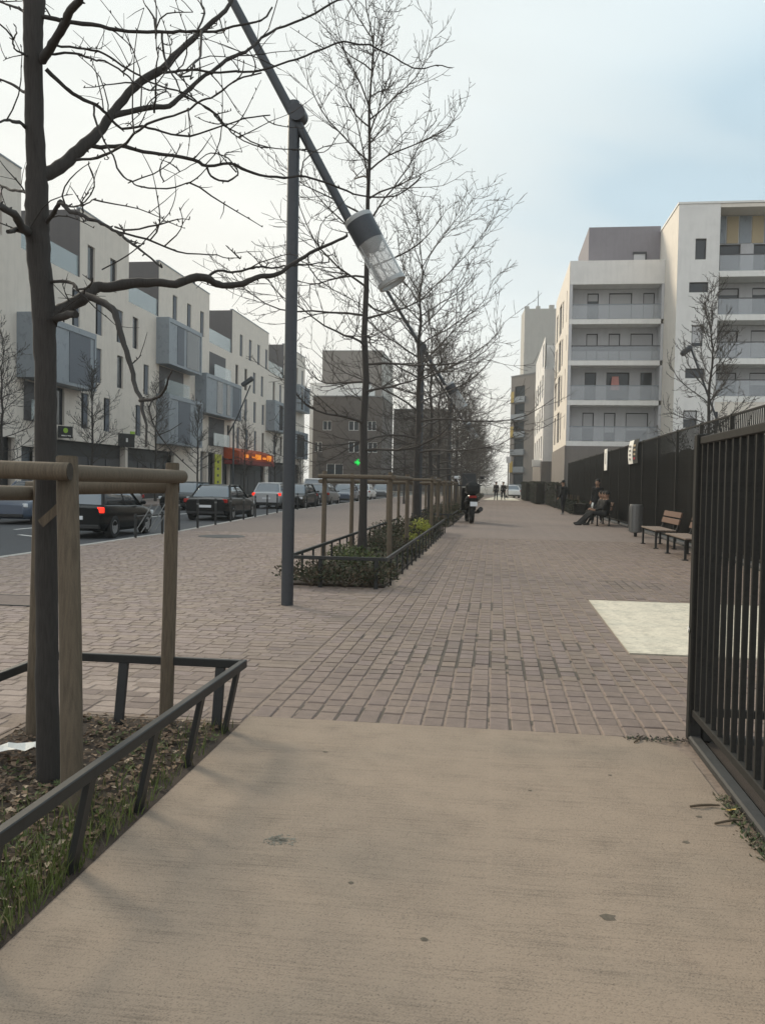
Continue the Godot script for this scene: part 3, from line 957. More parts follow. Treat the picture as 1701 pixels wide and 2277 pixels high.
func limb(t: Node3D, pts: Array, r0: float, r1: float) -> void:
	# a traced limb, with knobs and side twigs that bend up to the light
	var rad := []
	var fine := []
	var fr := []
	for i in pts.size(): rad.append(lerpf(r0, r1, float(i) / (pts.size() - 1)) * rng.randf_range(0.92, 1.1))
	for i in pts.size() - 1:
		for k in 3:   # a smooth curve through the traced points, slightly knotty
			fine.append(pts[i].cubic_interpolate(pts[i + 1], pts[maxi(i - 1, 0)], pts[mini(i + 2, pts.size() - 1)], k / 3.0) + Vector3(rng.randf_range(-1, 1), rng.randf_range(-1, 1), rng.randf_range(-1, 1)) * 0.003)
			fr.append(lerpf(rad[i], rad[i + 1], k / 3.0) * rng.randf_range(0.93, 1.08))
	fine.append(pts[-1])
	fr.append(rad[-1])
	var b := B.new()
	b.tube(fine, fr, 8 if r0 > 0.012 else 6)
	part("limb", b, M["bark"], t)
	for i in range(1, pts.size()):
		var a: Vector3 = pts[i - 1]
		var c: Vector3 = pts[i]
		var d := (c - a).normalized()
		for k in 2:
			if rng.randf() > 0.22: continue
			var p := a.lerp(c, rng.randf())
			var o := Vector3(rng.randf_range(-1, 1), rng.randf_range(-0.5, 1), rng.randf_range(-1, 1)).normalized()
			var q := (d * 0.5 + o).normalized()
			var ln := (0.05 + 0.6 * pow(rng.randf(), 1.6)) * (1.0 if r0 > 0.006 else 0.7)
			var tp := [p]
			var tr := [0.004]
			var cur := p
			var bend := Vector3(rng.randf_range(-1, 1), rng.randf_range(-0.6, 0.9), rng.randf_range(-1, 1)) * 0.6
			for j in 6:
				q = (q + bend + Vector3(rng.randf_range(-1, 1), rng.randf_range(-0.8, 1), rng.randf_range(-1, 1)) * 0.2).normalized()
				cur += q * ln / 6.0
				tp.append(cur)
				tr.append(lerpf(0.004, 0.0016, (j + 1) / 6.0))
				if rng.randf() < 0.5:
					twigs.tube([cur - q * 0.003, cur + Vector3(rng.randf_range(-1, 1), 1, rng.randf_range(-1, 1)).normalized() * 0.012], [0.0035, 0.0015], 4)
				if rng.randf() < 0.25:
					var w := Vector3(rng.randf_range(-1, 1), rng.randf_range(-0.4, 1), rng.randf_range(-1, 1)).normalized() * rng.randf_range(0.05, 0.16)
					twigs.tube([cur, cur + w * 0.5 + q * 0.02, cur + w + q * 0.03], [0.002, 0.0017, 0.001], 4, false)
			twigs.tube(tp, tr, 4, false)
		if rng.randf() < 0.5:
			var o := Vector3(rng.randf_range(-1, 1), rng.randf_range(-1, 1), rng.randf_range(-1, 1)).normalized()
			twigs.tube([c, c + o * (rad[i] + 0.014)], [rad[i] * 0.6 + 0.002, 0.002], 5)
var twigs := B.new()

func foreground_tree() -> void:
	var t := thing("street_tree", "large bare tree with dark trunk inside the timber stakes at the left foreground", "tree")
	var tp := [Vector3(-2.165,-0.030,-3.95),Vector3(-2.177,0.521,-3.95),Vector3(-2.185,1.190,-3.95),Vector3(-2.190,1.672,-3.95),Vector3(-2.194,2.059,-3.95),Vector3(-2.205,2.334,-3.95),Vector3(-2.234,2.595,-3.95),Vector3(-2.239,2.708,-3.95),Vector3(-2.242,2.921,-3.95),Vector3(-2.248,3.029,-3.95),Vector3(-2.258,3.288,-3.95),Vector3(-2.264,3.569,-3.95),Vector3(-2.263,3.802,-3.95),Vector3(-2.257,4.120,-3.95),Vector3(-2.248,4.647,-3.95),Vector3(-2.260,5.275,-3.95)]
	var tr := [0.058,0.054,0.052,0.051,0.052,0.053,0.056,0.056,0.052,0.046,0.043,0.043,0.050,0.042,0.033,0.019]
	limb(t, [Vector3(-2.23,2.96,-3.95),Vector3(-2.19,3.01,-4.02),Vector3(-2.15,3.09,-4.09),Vector3(-2.10,3.18,-4.15),Vector3(-2.06,3.27,-4.22),Vector3(-2.03,3.38,-4.29),Vector3(-1.99,3.50,-4.36),Vector3(-1.92,3.62,-4.42),Vector3(-1.83,3.71,-4.49),Vector3(-1.77,3.83,-4.56),Vector3(-1.72,3.93,-4.63),Vector3(-1.68,4.02,-4.70),Vector3(-1.61,4.12,-4.76),Vector3(-1.58,4.21,-4.83),Vector3(-1.55,4.34,-4.90)], 0.034, 0.0090)
	limb(t, [Vector3(-2.02,3.39,-4.30),Vector3(-1.96,3.44,-4.37),Vector3(-1.87,3.49,-4.44),Vector3(-1.80,3.52,-4.51),Vector3(-1.75,3.62,-4.59),Vector3(-1.68,3.73,-4.66),Vector3(-1.61,3.82,-4.73),Vector3(-1.55,3.91,-4.80),Vector3(-1.49,3.97,-4.87),Vector3(-1.46,4.04,-4.94),Vector3(-1.43,4.12,-5.01),Vector3(-1.36,4.21,-5.09),Vector3(-1.21,4.30,-5.16),Vector3(-1.06,4.42,-5.23),Vector3(-0.98,4.49,-5.30)], 0.015, 0.0050)
	limb(t, [Vector3(-2.12,3.19,-4.15),Vector3(-2.04,3.19,-4.20),Vector3(-1.95,3.21,-4.25),Vector3(-1.90,3.21,-4.30),Vector3(-1.77,3.20,-4.35),Vector3(-1.62,3.19,-4.40),Vector3(-1.56,3.17,-4.45),Vector3(-1.45,3.20,-4.50),Vector3(-1.40,3.19,-4.55),Vector3(-1.31,3.17,-4.60),Vector3(-1.19,3.17,-4.65),Vector3(-1.08,3.19,-4.70),Vector3(-0.90,3.14,-4.75),Vector3(-0.78,3.11,-4.80),Vector3(-0.59,3.12,-4.85),Vector3(-0.46,3.24,-4.90)], 0.012, 0.0040)
	limb(t, [Vector3(-1.58,3.19,-4.50),Vector3(-1.56,3.14,-4.52),Vector3(-1.50,3.12,-4.54),Vector3(-1.44,3.15,-4.57),Vector3(-1.44,3.20,-4.59),Vector3(-1.50,3.27,-4.61),Vector3(-1.60,3.31,-4.63),Vector3(-1.70,3.27,-4.66),Vector3(-1.80,3.23,-4.68),Vector3(-1.91,3.18,-4.70)], 0.006, 0.0020)
	limb(t, [Vector3(-2.20,3.47,-3.95),Vector3(-2.13,3.41,-4.01),Vector3(-2.10,3.39,-4.07),Vector3(-2.03,3.37,-4.13),Vector3(-2.00,3.35,-4.19),Vector3(-1.95,3.30,-4.25),Vector3(-1.86,3.33,-4.30),Vector3(-1.77,3.32,-4.36),Vector3(-1.65,3.32,-4.42),Vector3(-1.50,3.39,-4.48),Vector3(-1.39,3.45,-4.54),Vector3(-1.26,3.49,-4.60)], 0.010, 0.0030)
	limb(t, [Vector3(-2.22,3.51,-3.95),Vector3(-2.14,3.53,-3.88),Vector3(-2.06,3.54,-3.80),Vector3(-1.98,3.57,-3.73),Vector3(-1.92,3.57,-3.65),Vector3(-1.84,3.57,-3.58),Vector3(-1.78,3.58,-3.50)], 0.022, 0.0140)
	limb(t, [Vector3(-2.22,3.72,-3.95),Vector3(-2.13,3.72,-4.00),Vector3(-2.02,3.73,-4.06),Vector3(-1.91,3.73,-4.12),Vector3(-1.78,3.74,-4.17),Vector3(-1.67,3.76,-4.22),Vector3(-1.58,3.79,-4.28),Vector3(-1.48,3.81,-4.33),Vector3(-1.36,3.87,-4.39),Vector3(-1.27,3.92,-4.45),Vector3(-1.23,4.01,-4.50)], 0.011, 0.0050)
	limb(t, [Vector3(-2.19,3.54,-3.95),Vector3(-2.04,3.52,-3.91),Vector3(-1.92,3.46,-3.86),Vector3(-1.84,3.43,-3.82),Vector3(-1.72,3.35,-3.77),Vector3(-1.66,3.29,-3.73),Vector3(-1.57,3.23,-3.69),Vector3(-1.47,3.20,-3.64),Vector3(-1.43,3.15,-3.60)], 0.006, 0.0020)
	limb(t, [Vector3(-2.15,3.58,-3.95),Vector3(-2.05,3.58,-3.98),Vector3(-1.96,3.57,-4.00),Vector3(-1.89,3.54,-4.03),Vector3(-1.84,3.51,-4.06),Vector3(-1.78,3.48,-4.08),Vector3(-1.71,3.45,-4.11),Vector3(-1.56,3.41,-4.14),Vector3(-1.51,3.38,-4.17),Vector3(-1.44,3.34,-4.19),Vector3(-1.39,3.29,-4.22),Vector3(-1.34,3.24,-4.25),Vector3(-1.22,3.19,-4.27),Vector3(-1.18,3.20,-4.30)], 0.006, 0.0030)
	limb(t, [Vector3(-2.20,2.73,-3.95),Vector3(-2.14,2.76,-3.91),Vector3(-2.09,2.79,-3.87),Vector3(-2.05,2.79,-3.82),Vector3(-1.98,2.73,-3.78),Vector3(-1.92,2.71,-3.74),Vector3(-1.85,2.67,-3.70),Vector3(-1.78,2.64,-3.65),Vector3(-1.71,2.60,-3.61),Vector3(-1.64,2.56,-3.57),Vector3(-1.60,2.53,-3.53),Vector3(-1.54,2.49,-3.48),Vector3(-1.47,2.44,-3.44),Vector3(-1.38,2.37,-3.40)], 0.012, 0.0040)
	limb(t, [Vector3(-1.68,2.60,-3.60),Vector3(-1.57,2.56,-3.52),Vector3(-1.42,2.56,-3.45),Vector3(-1.31,2.56,-3.38),Vector3(-1.23,2.53,-3.30)], 0.005, 0.0015)
	limb(t, [Vector3(-1.67,2.58,-3.60),Vector3(-1.54,2.55,-3.62),Vector3(-1.41,2.50,-3.64),Vector3(-1.27,2.49,-3.66),Vector3(-1.19,2.48,-3.68),Vector3(-1.14,2.48,-3.70)], 0.005, 0.0015)
	limb(t, [Vector3(-1.94,2.71,-3.60),Vector3(-1.85,2.67,-3.52),Vector3(-1.77,2.64,-3.44),Vector3(-1.70,2.62,-3.36),Vector3(-1.63,2.61,-3.28),Vector3(-1.57,2.59,-3.20)], 0.005, 0.0020)
	limb(t, [Vector3(-2.17,2.25,-3.95),Vector3(-2.15,2.31,-3.99),Vector3(-2.12,2.35,-4.04),Vector3(-2.05,2.41,-4.08),Vector3(-2.02,2.46,-4.12),Vector3(-1.97,2.47,-4.16),Vector3(-1.87,2.50,-4.21),Vector3(-1.76,2.51,-4.25),Vector3(-1.67,2.51,-4.29),Vector3(-1.60,2.55,-4.33),Vector3(-1.53,2.56,-4.38),Vector3(-1.49,2.54,-4.42),Vector3(-1.45,2.54,-4.46),Vector3(-1.37,2.56,-4.50),Vector3(-1.31,2.60,-4.54),Vector3(-1.25,2.62,-4.59),Vector3(-1.19,2.65,-4.63),Vector3(-1.13,2.71,-4.67),Vector3(-1.05,2.77,-4.71),Vector3(-0.94,2.84,-4.76),Vector3(-0.86,2.89,-4.80)], 0.032, 0.0070)
	limb(t, [Vector3(-2.01,2.39,-4.00),Vector3(-1.91,2.35,-3.93),Vector3(-1.81,2.30,-3.86),Vector3(-1.75,2.22,-3.79),Vector3(-1.69,2.11,-3.72),Vector3(-1.62,2.00,-3.65),Vector3(-1.57,1.90,-3.58),Vector3(-1.51,1.84,-3.51),Vector3(-1.48,1.79,-3.44),Vector3(-1.43,1.72,-3.37),Vector3(-1.40,1.63,-3.30)], 0.019, 0.0040)
	limb(t, [Vector3(-1.49,1.83,-3.45),Vector3(-1.39,1.83,-3.37),Vector3(-1.32,1.85,-3.28),Vector3(-1.26,1.91,-3.20)], 0.008, 0.0030)
	limb(t, [Vector3(-2.17,2.45,-3.95),Vector3(-2.04,2.43,-3.88),Vector3(-1.97,2.40,-3.81),Vector3(-1.92,2.36,-3.74),Vector3(-1.83,2.36,-3.67),Vector3(-1.78,2.38,-3.60)], 0.009, 0.0030)
	limb(t, [Vector3(-2.15,2.27,-3.95),Vector3(-2.08,2.27,-3.90),Vector3(-2.02,2.27,-3.85),Vector3(-1.96,2.26,-3.80)], 0.019, 0.0160)
	limb(t, [Vector3(-1.98,2.54,-4.10),Vector3(-1.86,2.62,-4.13),Vector3(-1.81,2.68,-4.17),Vector3(-1.74,2.77,-4.20),Vector3(-1.68,2.86,-4.23),Vector3(-1.66,2.97,-4.27),Vector3(-1.68,3.07,-4.30)], 0.004, 0.0015)
	limb(t, [Vector3(-1.64,2.59,-4.50),Vector3(-1.59,2.60,-4.53),Vector3(-1.55,2.64,-4.56),Vector3(-1.51,2.65,-4.59),Vector3(-1.48,2.65,-4.62),Vector3(-1.40,2.67,-4.65),Vector3(-1.35,2.69,-4.68),Vector3(-1.32,2.70,-4.71),Vector3(-1.28,2.70,-4.75),Vector3(-1.22,2.72,-4.78),Vector3(-1.16,2.73,-4.81),Vector3(-1.10,2.74,-4.84),Vector3(-1.01,2.76,-4.87),Vector3(-0.98,2.77,-4.90)], 0.009, 0.0030)
	limb(t, [Vector3(-2.27,2.68,-3.95),Vector3(-2.23,2.67,-3.80),Vector3(-2.17,2.67,-3.65),Vector3(-2.12,2.65,-3.50),Vector3(-2.07,2.62,-3.35),Vector3(-2.02,2.58,-3.20)], 0.024, 0.0100)
	limb(t, [Vector3(-2.28,2.88,-3.95),Vector3(-2.40,2.93,-4.06),Vector3(-2.52,2.98,-4.17),Vector3(-2.65,3.05,-4.29),Vector3(-2.79,3.12,-4.40)], 0.009, 0.0040)
	limb(t, [Vector3(-2.29,3.36,-3.95),Vector3(-2.38,3.42,-4.04),Vector3(-2.48,3.49,-4.12),Vector3(-2.60,3.56,-4.21),Vector3(-2.73,3.62,-4.30)], 0.009, 0.0040)
	limb(t, [Vector3(-2.30,3.19,-3.95),Vector3(-2.25,3.16,-3.81),Vector3(-2.22,3.11,-3.67),Vector3(-2.18,3.05,-3.54),Vector3(-2.17,2.98,-3.40)], 0.009, 0.0040)
	limb(t, [Vector3(-2.29,3.54,-3.95),Vector3(-2.25,3.49,-3.84),Vector3(-2.23,3.46,-3.73),Vector3(-2.17,3.44,-3.62),Vector3(-2.09,3.41,-3.51),Vector3(-2.03,3.38,-3.40)], 0.006, 0.0020)
	limb(t, [Vector3(-2.30,3.74,-3.95),Vector3(-2.38,3.81,-4.04),Vector3(-2.49,3.88,-4.12),Vector3(-2.60,3.96,-4.21),Vector3(-2.71,4.05,-4.30)], 0.008, 0.0040)
	limb(t, [Vector3(-2.29,2.69,-3.95),Vector3(-2.27,2.67,-3.83),Vector3(-2.23,2.63,-3.72),Vector3(-2.18,2.59,-3.60)], 0.012, 0.0110)
	limb(t, [Vector3(-1.83,3.17,-3.70),Vector3(-1.80,3.09,-3.66),Vector3(-1.74,2.98,-3.62),Vector3(-1.68,2.90,-3.58),Vector3(-1.63,2.81,-3.54),Vector3(-1.56,2.76,-3.50),Vector3(-1.50,2.72,-3.46),Vector3(-1.37,2.70,-3.42),Vector3(-1.27,2.70,-3.38),Vector3(-1.21,2.71,-3.34),Vector3(-1.16,2.73,-3.30)], 0.005, 0.0020)
	limb(t, [Vector3(-1.63,3.22,-3.90),Vector3(-1.58,3.27,-3.80),Vector3(-1.54,3.30,-3.70),Vector3(-1.49,3.33,-3.60),Vector3(-1.46,3.37,-3.50)], 0.005, 0.0020)
	limb(t, [Vector3(-1.44,3.64,-4.00),Vector3(-1.36,3.41,-3.77),Vector3(-1.30,3.25,-3.53),Vector3(-1.23,3.08,-3.30)], 0.007, 0.0030)
	limb(t, [Vector3(-1.76,3.80,-4.30),Vector3(-1.73,3.68,-4.26),Vector3(-1.70,3.60,-4.22),Vector3(-1.63,3.50,-4.18),Vector3(-1.59,3.42,-4.14),Vector3(-1.49,3.35,-4.10)], 0.006, 0.0030)
	limb(t, [Vector3(-1.75,3.60,-4.30),Vector3(-1.70,3.62,-4.34),Vector3(-1.63,3.65,-4.39),Vector3(-1.53,3.65,-4.43),Vector3(-1.41,3.67,-4.47),Vector3(-1.33,3.69,-4.52),Vector3(-1.24,3.73,-4.56),Vector3(-1.12,3.79,-4.61),Vector3(-0.98,3.86,-4.65),Vector3(-0.88,3.91,-4.69),Vector3(-0.82,3.92,-4.74),Vector3(-0.75,3.93,-4.78),Vector3(-0.66,3.91,-4.83),Vector3(-0.54,3.85,-4.87),Vector3(-0.48,3.85,-4.91),Vector3(-0.39,3.89,-4.96),Vector3(-0.30,3.89,-5.00)], 0.007, 0.0030)
	limb(t, [Vector3(-1.60,3.43,-4.20),Vector3(-1.52,3.40,-4.24),Vector3(-1.47,3.37,-4.28),Vector3(-1.42,3.32,-4.32),Vector3(-1.38,3.31,-4.36),Vector3(-1.26,3.25,-4.40),Vector3(-1.14,3.24,-4.44),Vector3(-1.03,3.25,-4.48),Vector3(-0.94,3.25,-4.52),Vector3(-0.89,3.33,-4.56),Vector3(-0.83,3.45,-4.60)], 0.005, 0.0020)
	limb(t, [Vector3(-2.09,3.07,-4.05),Vector3(-1.95,3.05,-3.98),Vector3(-1.83,3.06,-3.92),Vector3(-1.74,3.06,-3.85),Vector3(-1.68,3.08,-3.79),Vector3(-1.55,3.11,-3.73),Vector3(-1.40,3.11,-3.66),Vector3(-1.29,3.13,-3.60),Vector3(-1.20,3.12,-3.53),Vector3(-1.10,3.14,-3.46),Vector3(-0.97,3.14,-3.40)], 0.007, 0.0030)
	limb(t, [Vector3(-1.66,3.87,-4.50),Vector3(-1.65,4.07,-4.63),Vector3(-1.72,4.22,-4.77),Vector3(-1.76,4.35,-4.90)], 0.006, 0.0030)
	limb(t, [Vector3(-1.75,3.74,-4.20),Vector3(-1.79,3.86,-4.27),Vector3(-1.86,3.96,-4.33),Vector3(-1.91,4.05,-4.40)], 0.006, 0.0020)
	var tk := B.new()
	var tq := []
	var ts := []
	for i in tp.size() - 1:
		for k in 6:
			tq.append(tp[i].lerp(tp[i + 1], k / 6.0) + Vector3(rng.randf_range(-1, 1), 0, rng.randf_range(-1, 1)) * 0.0025)
			ts.append(lerpf(tr[i], tr[i + 1], k / 6.0) * rng.randf_range(0.965, 1.045))
	tk.tube(tq, ts, 16)
	part("trunk", tk, M["bark"], t)
	# limbs that leave the trunk above the picture's edge
	for i in 7:
		var a := i * 2.1 + 0.6
		var y := 3.95 + i * 0.19
		var d := Vector3(cos(a), 0.8, sin(a)) * 0.5
		var p := Vector3(-2.26, y, -3.95)
		limb(t, [p, p + d * 0.6, p + d * 1.3 + Vector3(0.05, 0.1, 0), p + d * 2.0 + Vector3(0, 0.3, 0.1), p + d * 2.6 + Vector3(0.1, 0.55, 0)], 0.016, 0.004)
	stuff(part("twigs", twigs, M["bark"], t))

func pave(base: MeshInstance3D) -> void:
	# setts: long joints along the street on the right, courses across on the left; the nearest are pieces of their own
	var all := []
	var r := RandomNumberGenerator.new()
	r.seed = 404
	var z := -5.235
	var cw := 0.137
	var nx := 45
	for i in nx:   # right part: columns
		var x0 := -1.52 + i * cw
		z = -5.235 - r.randf() * 0.12
		var first := true
		while z > -24.0:
			var ln := r.randf_range(0.15, 0.22)
			var za := -5.235 if first else z
			first = false
			var x := x0 + cw * 0.5
			if x < 0.34 * -z + 0.2 and x < 4.75 and x > -0.6 * -z - 0.3: all.append([Vector3(x, 0, (za + z - ln) * 0.5), cw, za - z + ln])
			z -= ln
	z = -2.0
	while z > -24.0:   # left part: courses
		var x := -1.535 - r.randf() * 0.15
		var first := true
		var x_end := maxf(-8.85, -0.62 * -z - 0.5)
		while x > x_end:
			var ln := r.randf_range(0.15, 0.23)
			var xa := -1.535 if first else x
			first = false
			all.append([Vector3((xa + x - ln) * 0.5, 0, z - cw * 0.5), xa - x + ln, cw])
			x -= ln
		z -= cw
	var keep := []
	for q in all:
		var p: Vector3 = q[0]
		var hx: float = q[1] * 0.5
		var hz: float = q[2] * 0.5
		if p.x + hx > 1.22 and p.z - hz < -7.88 and p.z + hz > -11.52: continue      # the pale slab lies here
		if p.x - hx < -1.5 and p.x + hx > -2.8 and p.z + hz > -5.1: continue        # first planting strip
		if p.x - hx < -1.5 and p.x + hx > -3.0 and p.z - hz < -12.05: continue      # second planting strip
		keep.append(q)
	keep.sort_custom(func(a, b): return a[0].length() < b[0].length())
	var rest := B.new()
	var i := 0
	for q in keep:
		var p: Vector3 = q[0]
		var gap := (0.011 if p.z > -14 else 0.014) * (r.randf_range(0.8, 1.35) if p.x > -1.53 else 0.7)
		var s := Vector3(q[1] - gap, 0.06, q[2] - gap)
		var tilt := Basis(Vector3(r.randf_range(-1, 1), 0, r.randf_range(-1, 1)).normalized(), r.randf() * 0.014)
		tilt = tilt * Basis(Vector3.UP, r.randf_range(-0.02, 0.02))
		var at := p + Vector3(0, -0.03 + r.randf_range(-0.003, 0.002), 0)
		if i < 300:
			var b := B.new()
			b.bev(at, s, 0.007, tilt)
			part("paver", b, M["%s%d" % ["pale_paver" if p.x + 0.6 * r.randfn() < -2.6 else "paver", r.randi() % 5]], base)
		else:
			var k := r.randf_range(0.9, 1.12) * (0.84 if r.randf() < 0.05 else 1.0)
			k *= lerpf(1.0, 1.42, smoothstep(-1.0, -4.5, p.x + 0.5 * sin(p.z * 0.9)))
			rest.col = Color(0.336 * k, 0.262 * k, 0.224 * k * r.randf_range(0.94, 1.05))
			# five faces: a worn top and four chamfers down into the joint
			var h := s * 0.5
			var e := 0.008
			var tp := []
			var lo := []
			for c in [[-1, 1], [1, 1], [1, -1], [-1, -1]]:
				tp.append(at + tilt * Vector3(c[0] * (h.x - e), h.y, c[1] * (h.z - e)))
				lo.append(at + tilt * Vector3(c[0] * h.x, -h.y * 0.2, c[1] * h.z))
			rest.quad(tp[0], tp[1], tp[2], tp[3])
			for c in 4: rest.quad(lo[c], lo[(c + 1) % 4], tp[(c + 1) % 4], tp[c])
		i += 1
	stuff(part("pavers", rest, M["paver_mix"], base))

func sheet(x0: float, x1: float, z0: float, z1: float, y: float) -> B:
	var b := B.new()
	b.quad(Vector3(x0, y, z0), Vector3(x1, y, z0), Vector3(x1, y, z1), Vector3(x0, y, z1))
	return b

func poly(pts: Array, y: float, dn := 0.0) -> B:   # flat polygon of Vector2(x, z), optionally with a skirt
	var b := B.new()
	var pv := PackedVector2Array(pts)
	var ix := Geometry2D.triangulate_polygon(pv)
	for i in range(0, ix.size(), 3):
		var a := Vector3(pv[ix[i]].x, y, pv[ix[i]].y)
		var c := Vector3(pv[ix[i + 1]].x, y, pv[ix[i + 1]].y)
		var d := Vector3(pv[ix[i + 2]].x, y, pv[ix[i + 2]].y)
		if (c - a).cross(d - a).y > 0: b.tri(a, c, d)
		else: b.tri(a, d, c)
	if dn > 0:
		for i in pv.size():
			var a := Vector3(pv[i].x, y, pv[i].y)
			var j := (i + 1) % pv.size()
			var c := Vector3(pv[j].x, y, pv[j].y)
			b.quad(a, c, c - Vector3(0, dn, 0), a - Vector3(0, dn, 0))
	return b

func worn_sheet(pts: Array, y: float, dn: float, edge: float, sd: int) -> B:
	# a flat polygon cut into small cells whose colour drifts: damp tone, trodden lanes, grime along the rim
	var b := poly(pts, y - 0.004, dn)
	for i in b.c.size(): b.c[i] = Color(0.8, 0.8, 0.8)
	var pv := PackedVector2Array(pts)
	var lo := pv[0]
	var hi := pv[0]
	for p in pv:
		lo = lo.min(p); hi = hi.max(p)
	var f := FastNoiseLite.new()
	f.seed = sd; f.frequency = 0.9; f.fractal_octaves = 4
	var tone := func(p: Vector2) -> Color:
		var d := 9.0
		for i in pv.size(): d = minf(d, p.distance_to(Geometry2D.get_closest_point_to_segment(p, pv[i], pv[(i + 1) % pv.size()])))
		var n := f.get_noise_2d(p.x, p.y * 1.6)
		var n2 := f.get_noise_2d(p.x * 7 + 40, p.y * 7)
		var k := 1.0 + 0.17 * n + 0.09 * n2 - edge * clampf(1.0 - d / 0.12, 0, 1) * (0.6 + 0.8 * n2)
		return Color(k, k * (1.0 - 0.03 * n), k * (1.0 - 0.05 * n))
	var st := 0.06
	var x := lo.x
	while x < hi.x:
		var z := lo.y
		while z < hi.y:
			for q in Geometry2D.intersect_polygons(PackedVector2Array([Vector2(x, z), Vector2(x + st, z), Vector2(x + st, z + st), Vector2(x, z + st)]), pv):
				var ids := []
				for p in q:
					b.col = tone.call(p)
					ids.append(b.put(Vector3(p.x, y, p.y), Vector3.UP))
				for k in range(1, ids.size() - 1):
					var cw: bool = (q[k] - q[0]).cross(q[k + 1] - q[0]) > 0
					b.ix.append_array(PackedInt32Array([ids[0], ids[k], ids[k + 1]]) if cw else PackedInt32Array([ids[0], ids[k + 1], ids[k]]))
			z += st
		x += st
	return b

func bar_fence(label: String, a: Vector3, c: Vector3, h: float, step: float, bar: Vector3, most: int, post_step: float, plinth := true) -> Node3D:
	var t := thing("bar_fence", label, "fence", a)
	var v := c - a
	var ln := v.length()
	var d := v.normalized()
	var ba := Basis(d, Vector3.UP, d.cross(Vector3.UP))
	for y in [0.17, h]:
		var b := B.new()
		b.bev(d * ln * 0.5 + Vector3.UP * y, Vector3(ln, 0.045, 0.04), 0.005, ba)
		part("rail", b, M["fence"], t)
	var k := 0.0
	while k <= ln + 0.01:
		var b := B.new()
		b.bev(d * k + Vector3.UP * (h * 0.5 + 0.02), Vector3(0.075, h + 0.04, 0.075), 0.008, ba)
		part("post", b, M["fence"], t)
		k += post_step
	if plinth:
		var b := B.new()
		b.bev(d * ln * 0.5 + Vector3.UP * 0.01, Vector3(ln, 0.05, 0.07), 0.01, ba)
		part("plinth", b, M["plinth"], t)
	var rest := B.new()
	var i := 0
	k = step
	var bm := B.new()
	bm.bev(Vector3.ZERO, Vector3(bar.x, h - 0.2, bar.z), 0.003, ba)
	var one := bm.mesh()
	var order := int(ln / step)
	while i < order:
		var at := d * (step * (i + 0.5)) + Vector3.UP * (h * 0.5 + 0.085)
		if i < most: part("bar", one, M["fence"], t, Transform3D(Basis(), at))
		else: rest.box(at, Vector3(bar.x, h - 0.2, bar.z), ba)
		i += 1
	if rest.v.size(): stuff(part("bars", rest, M["fence"], t))
	return t

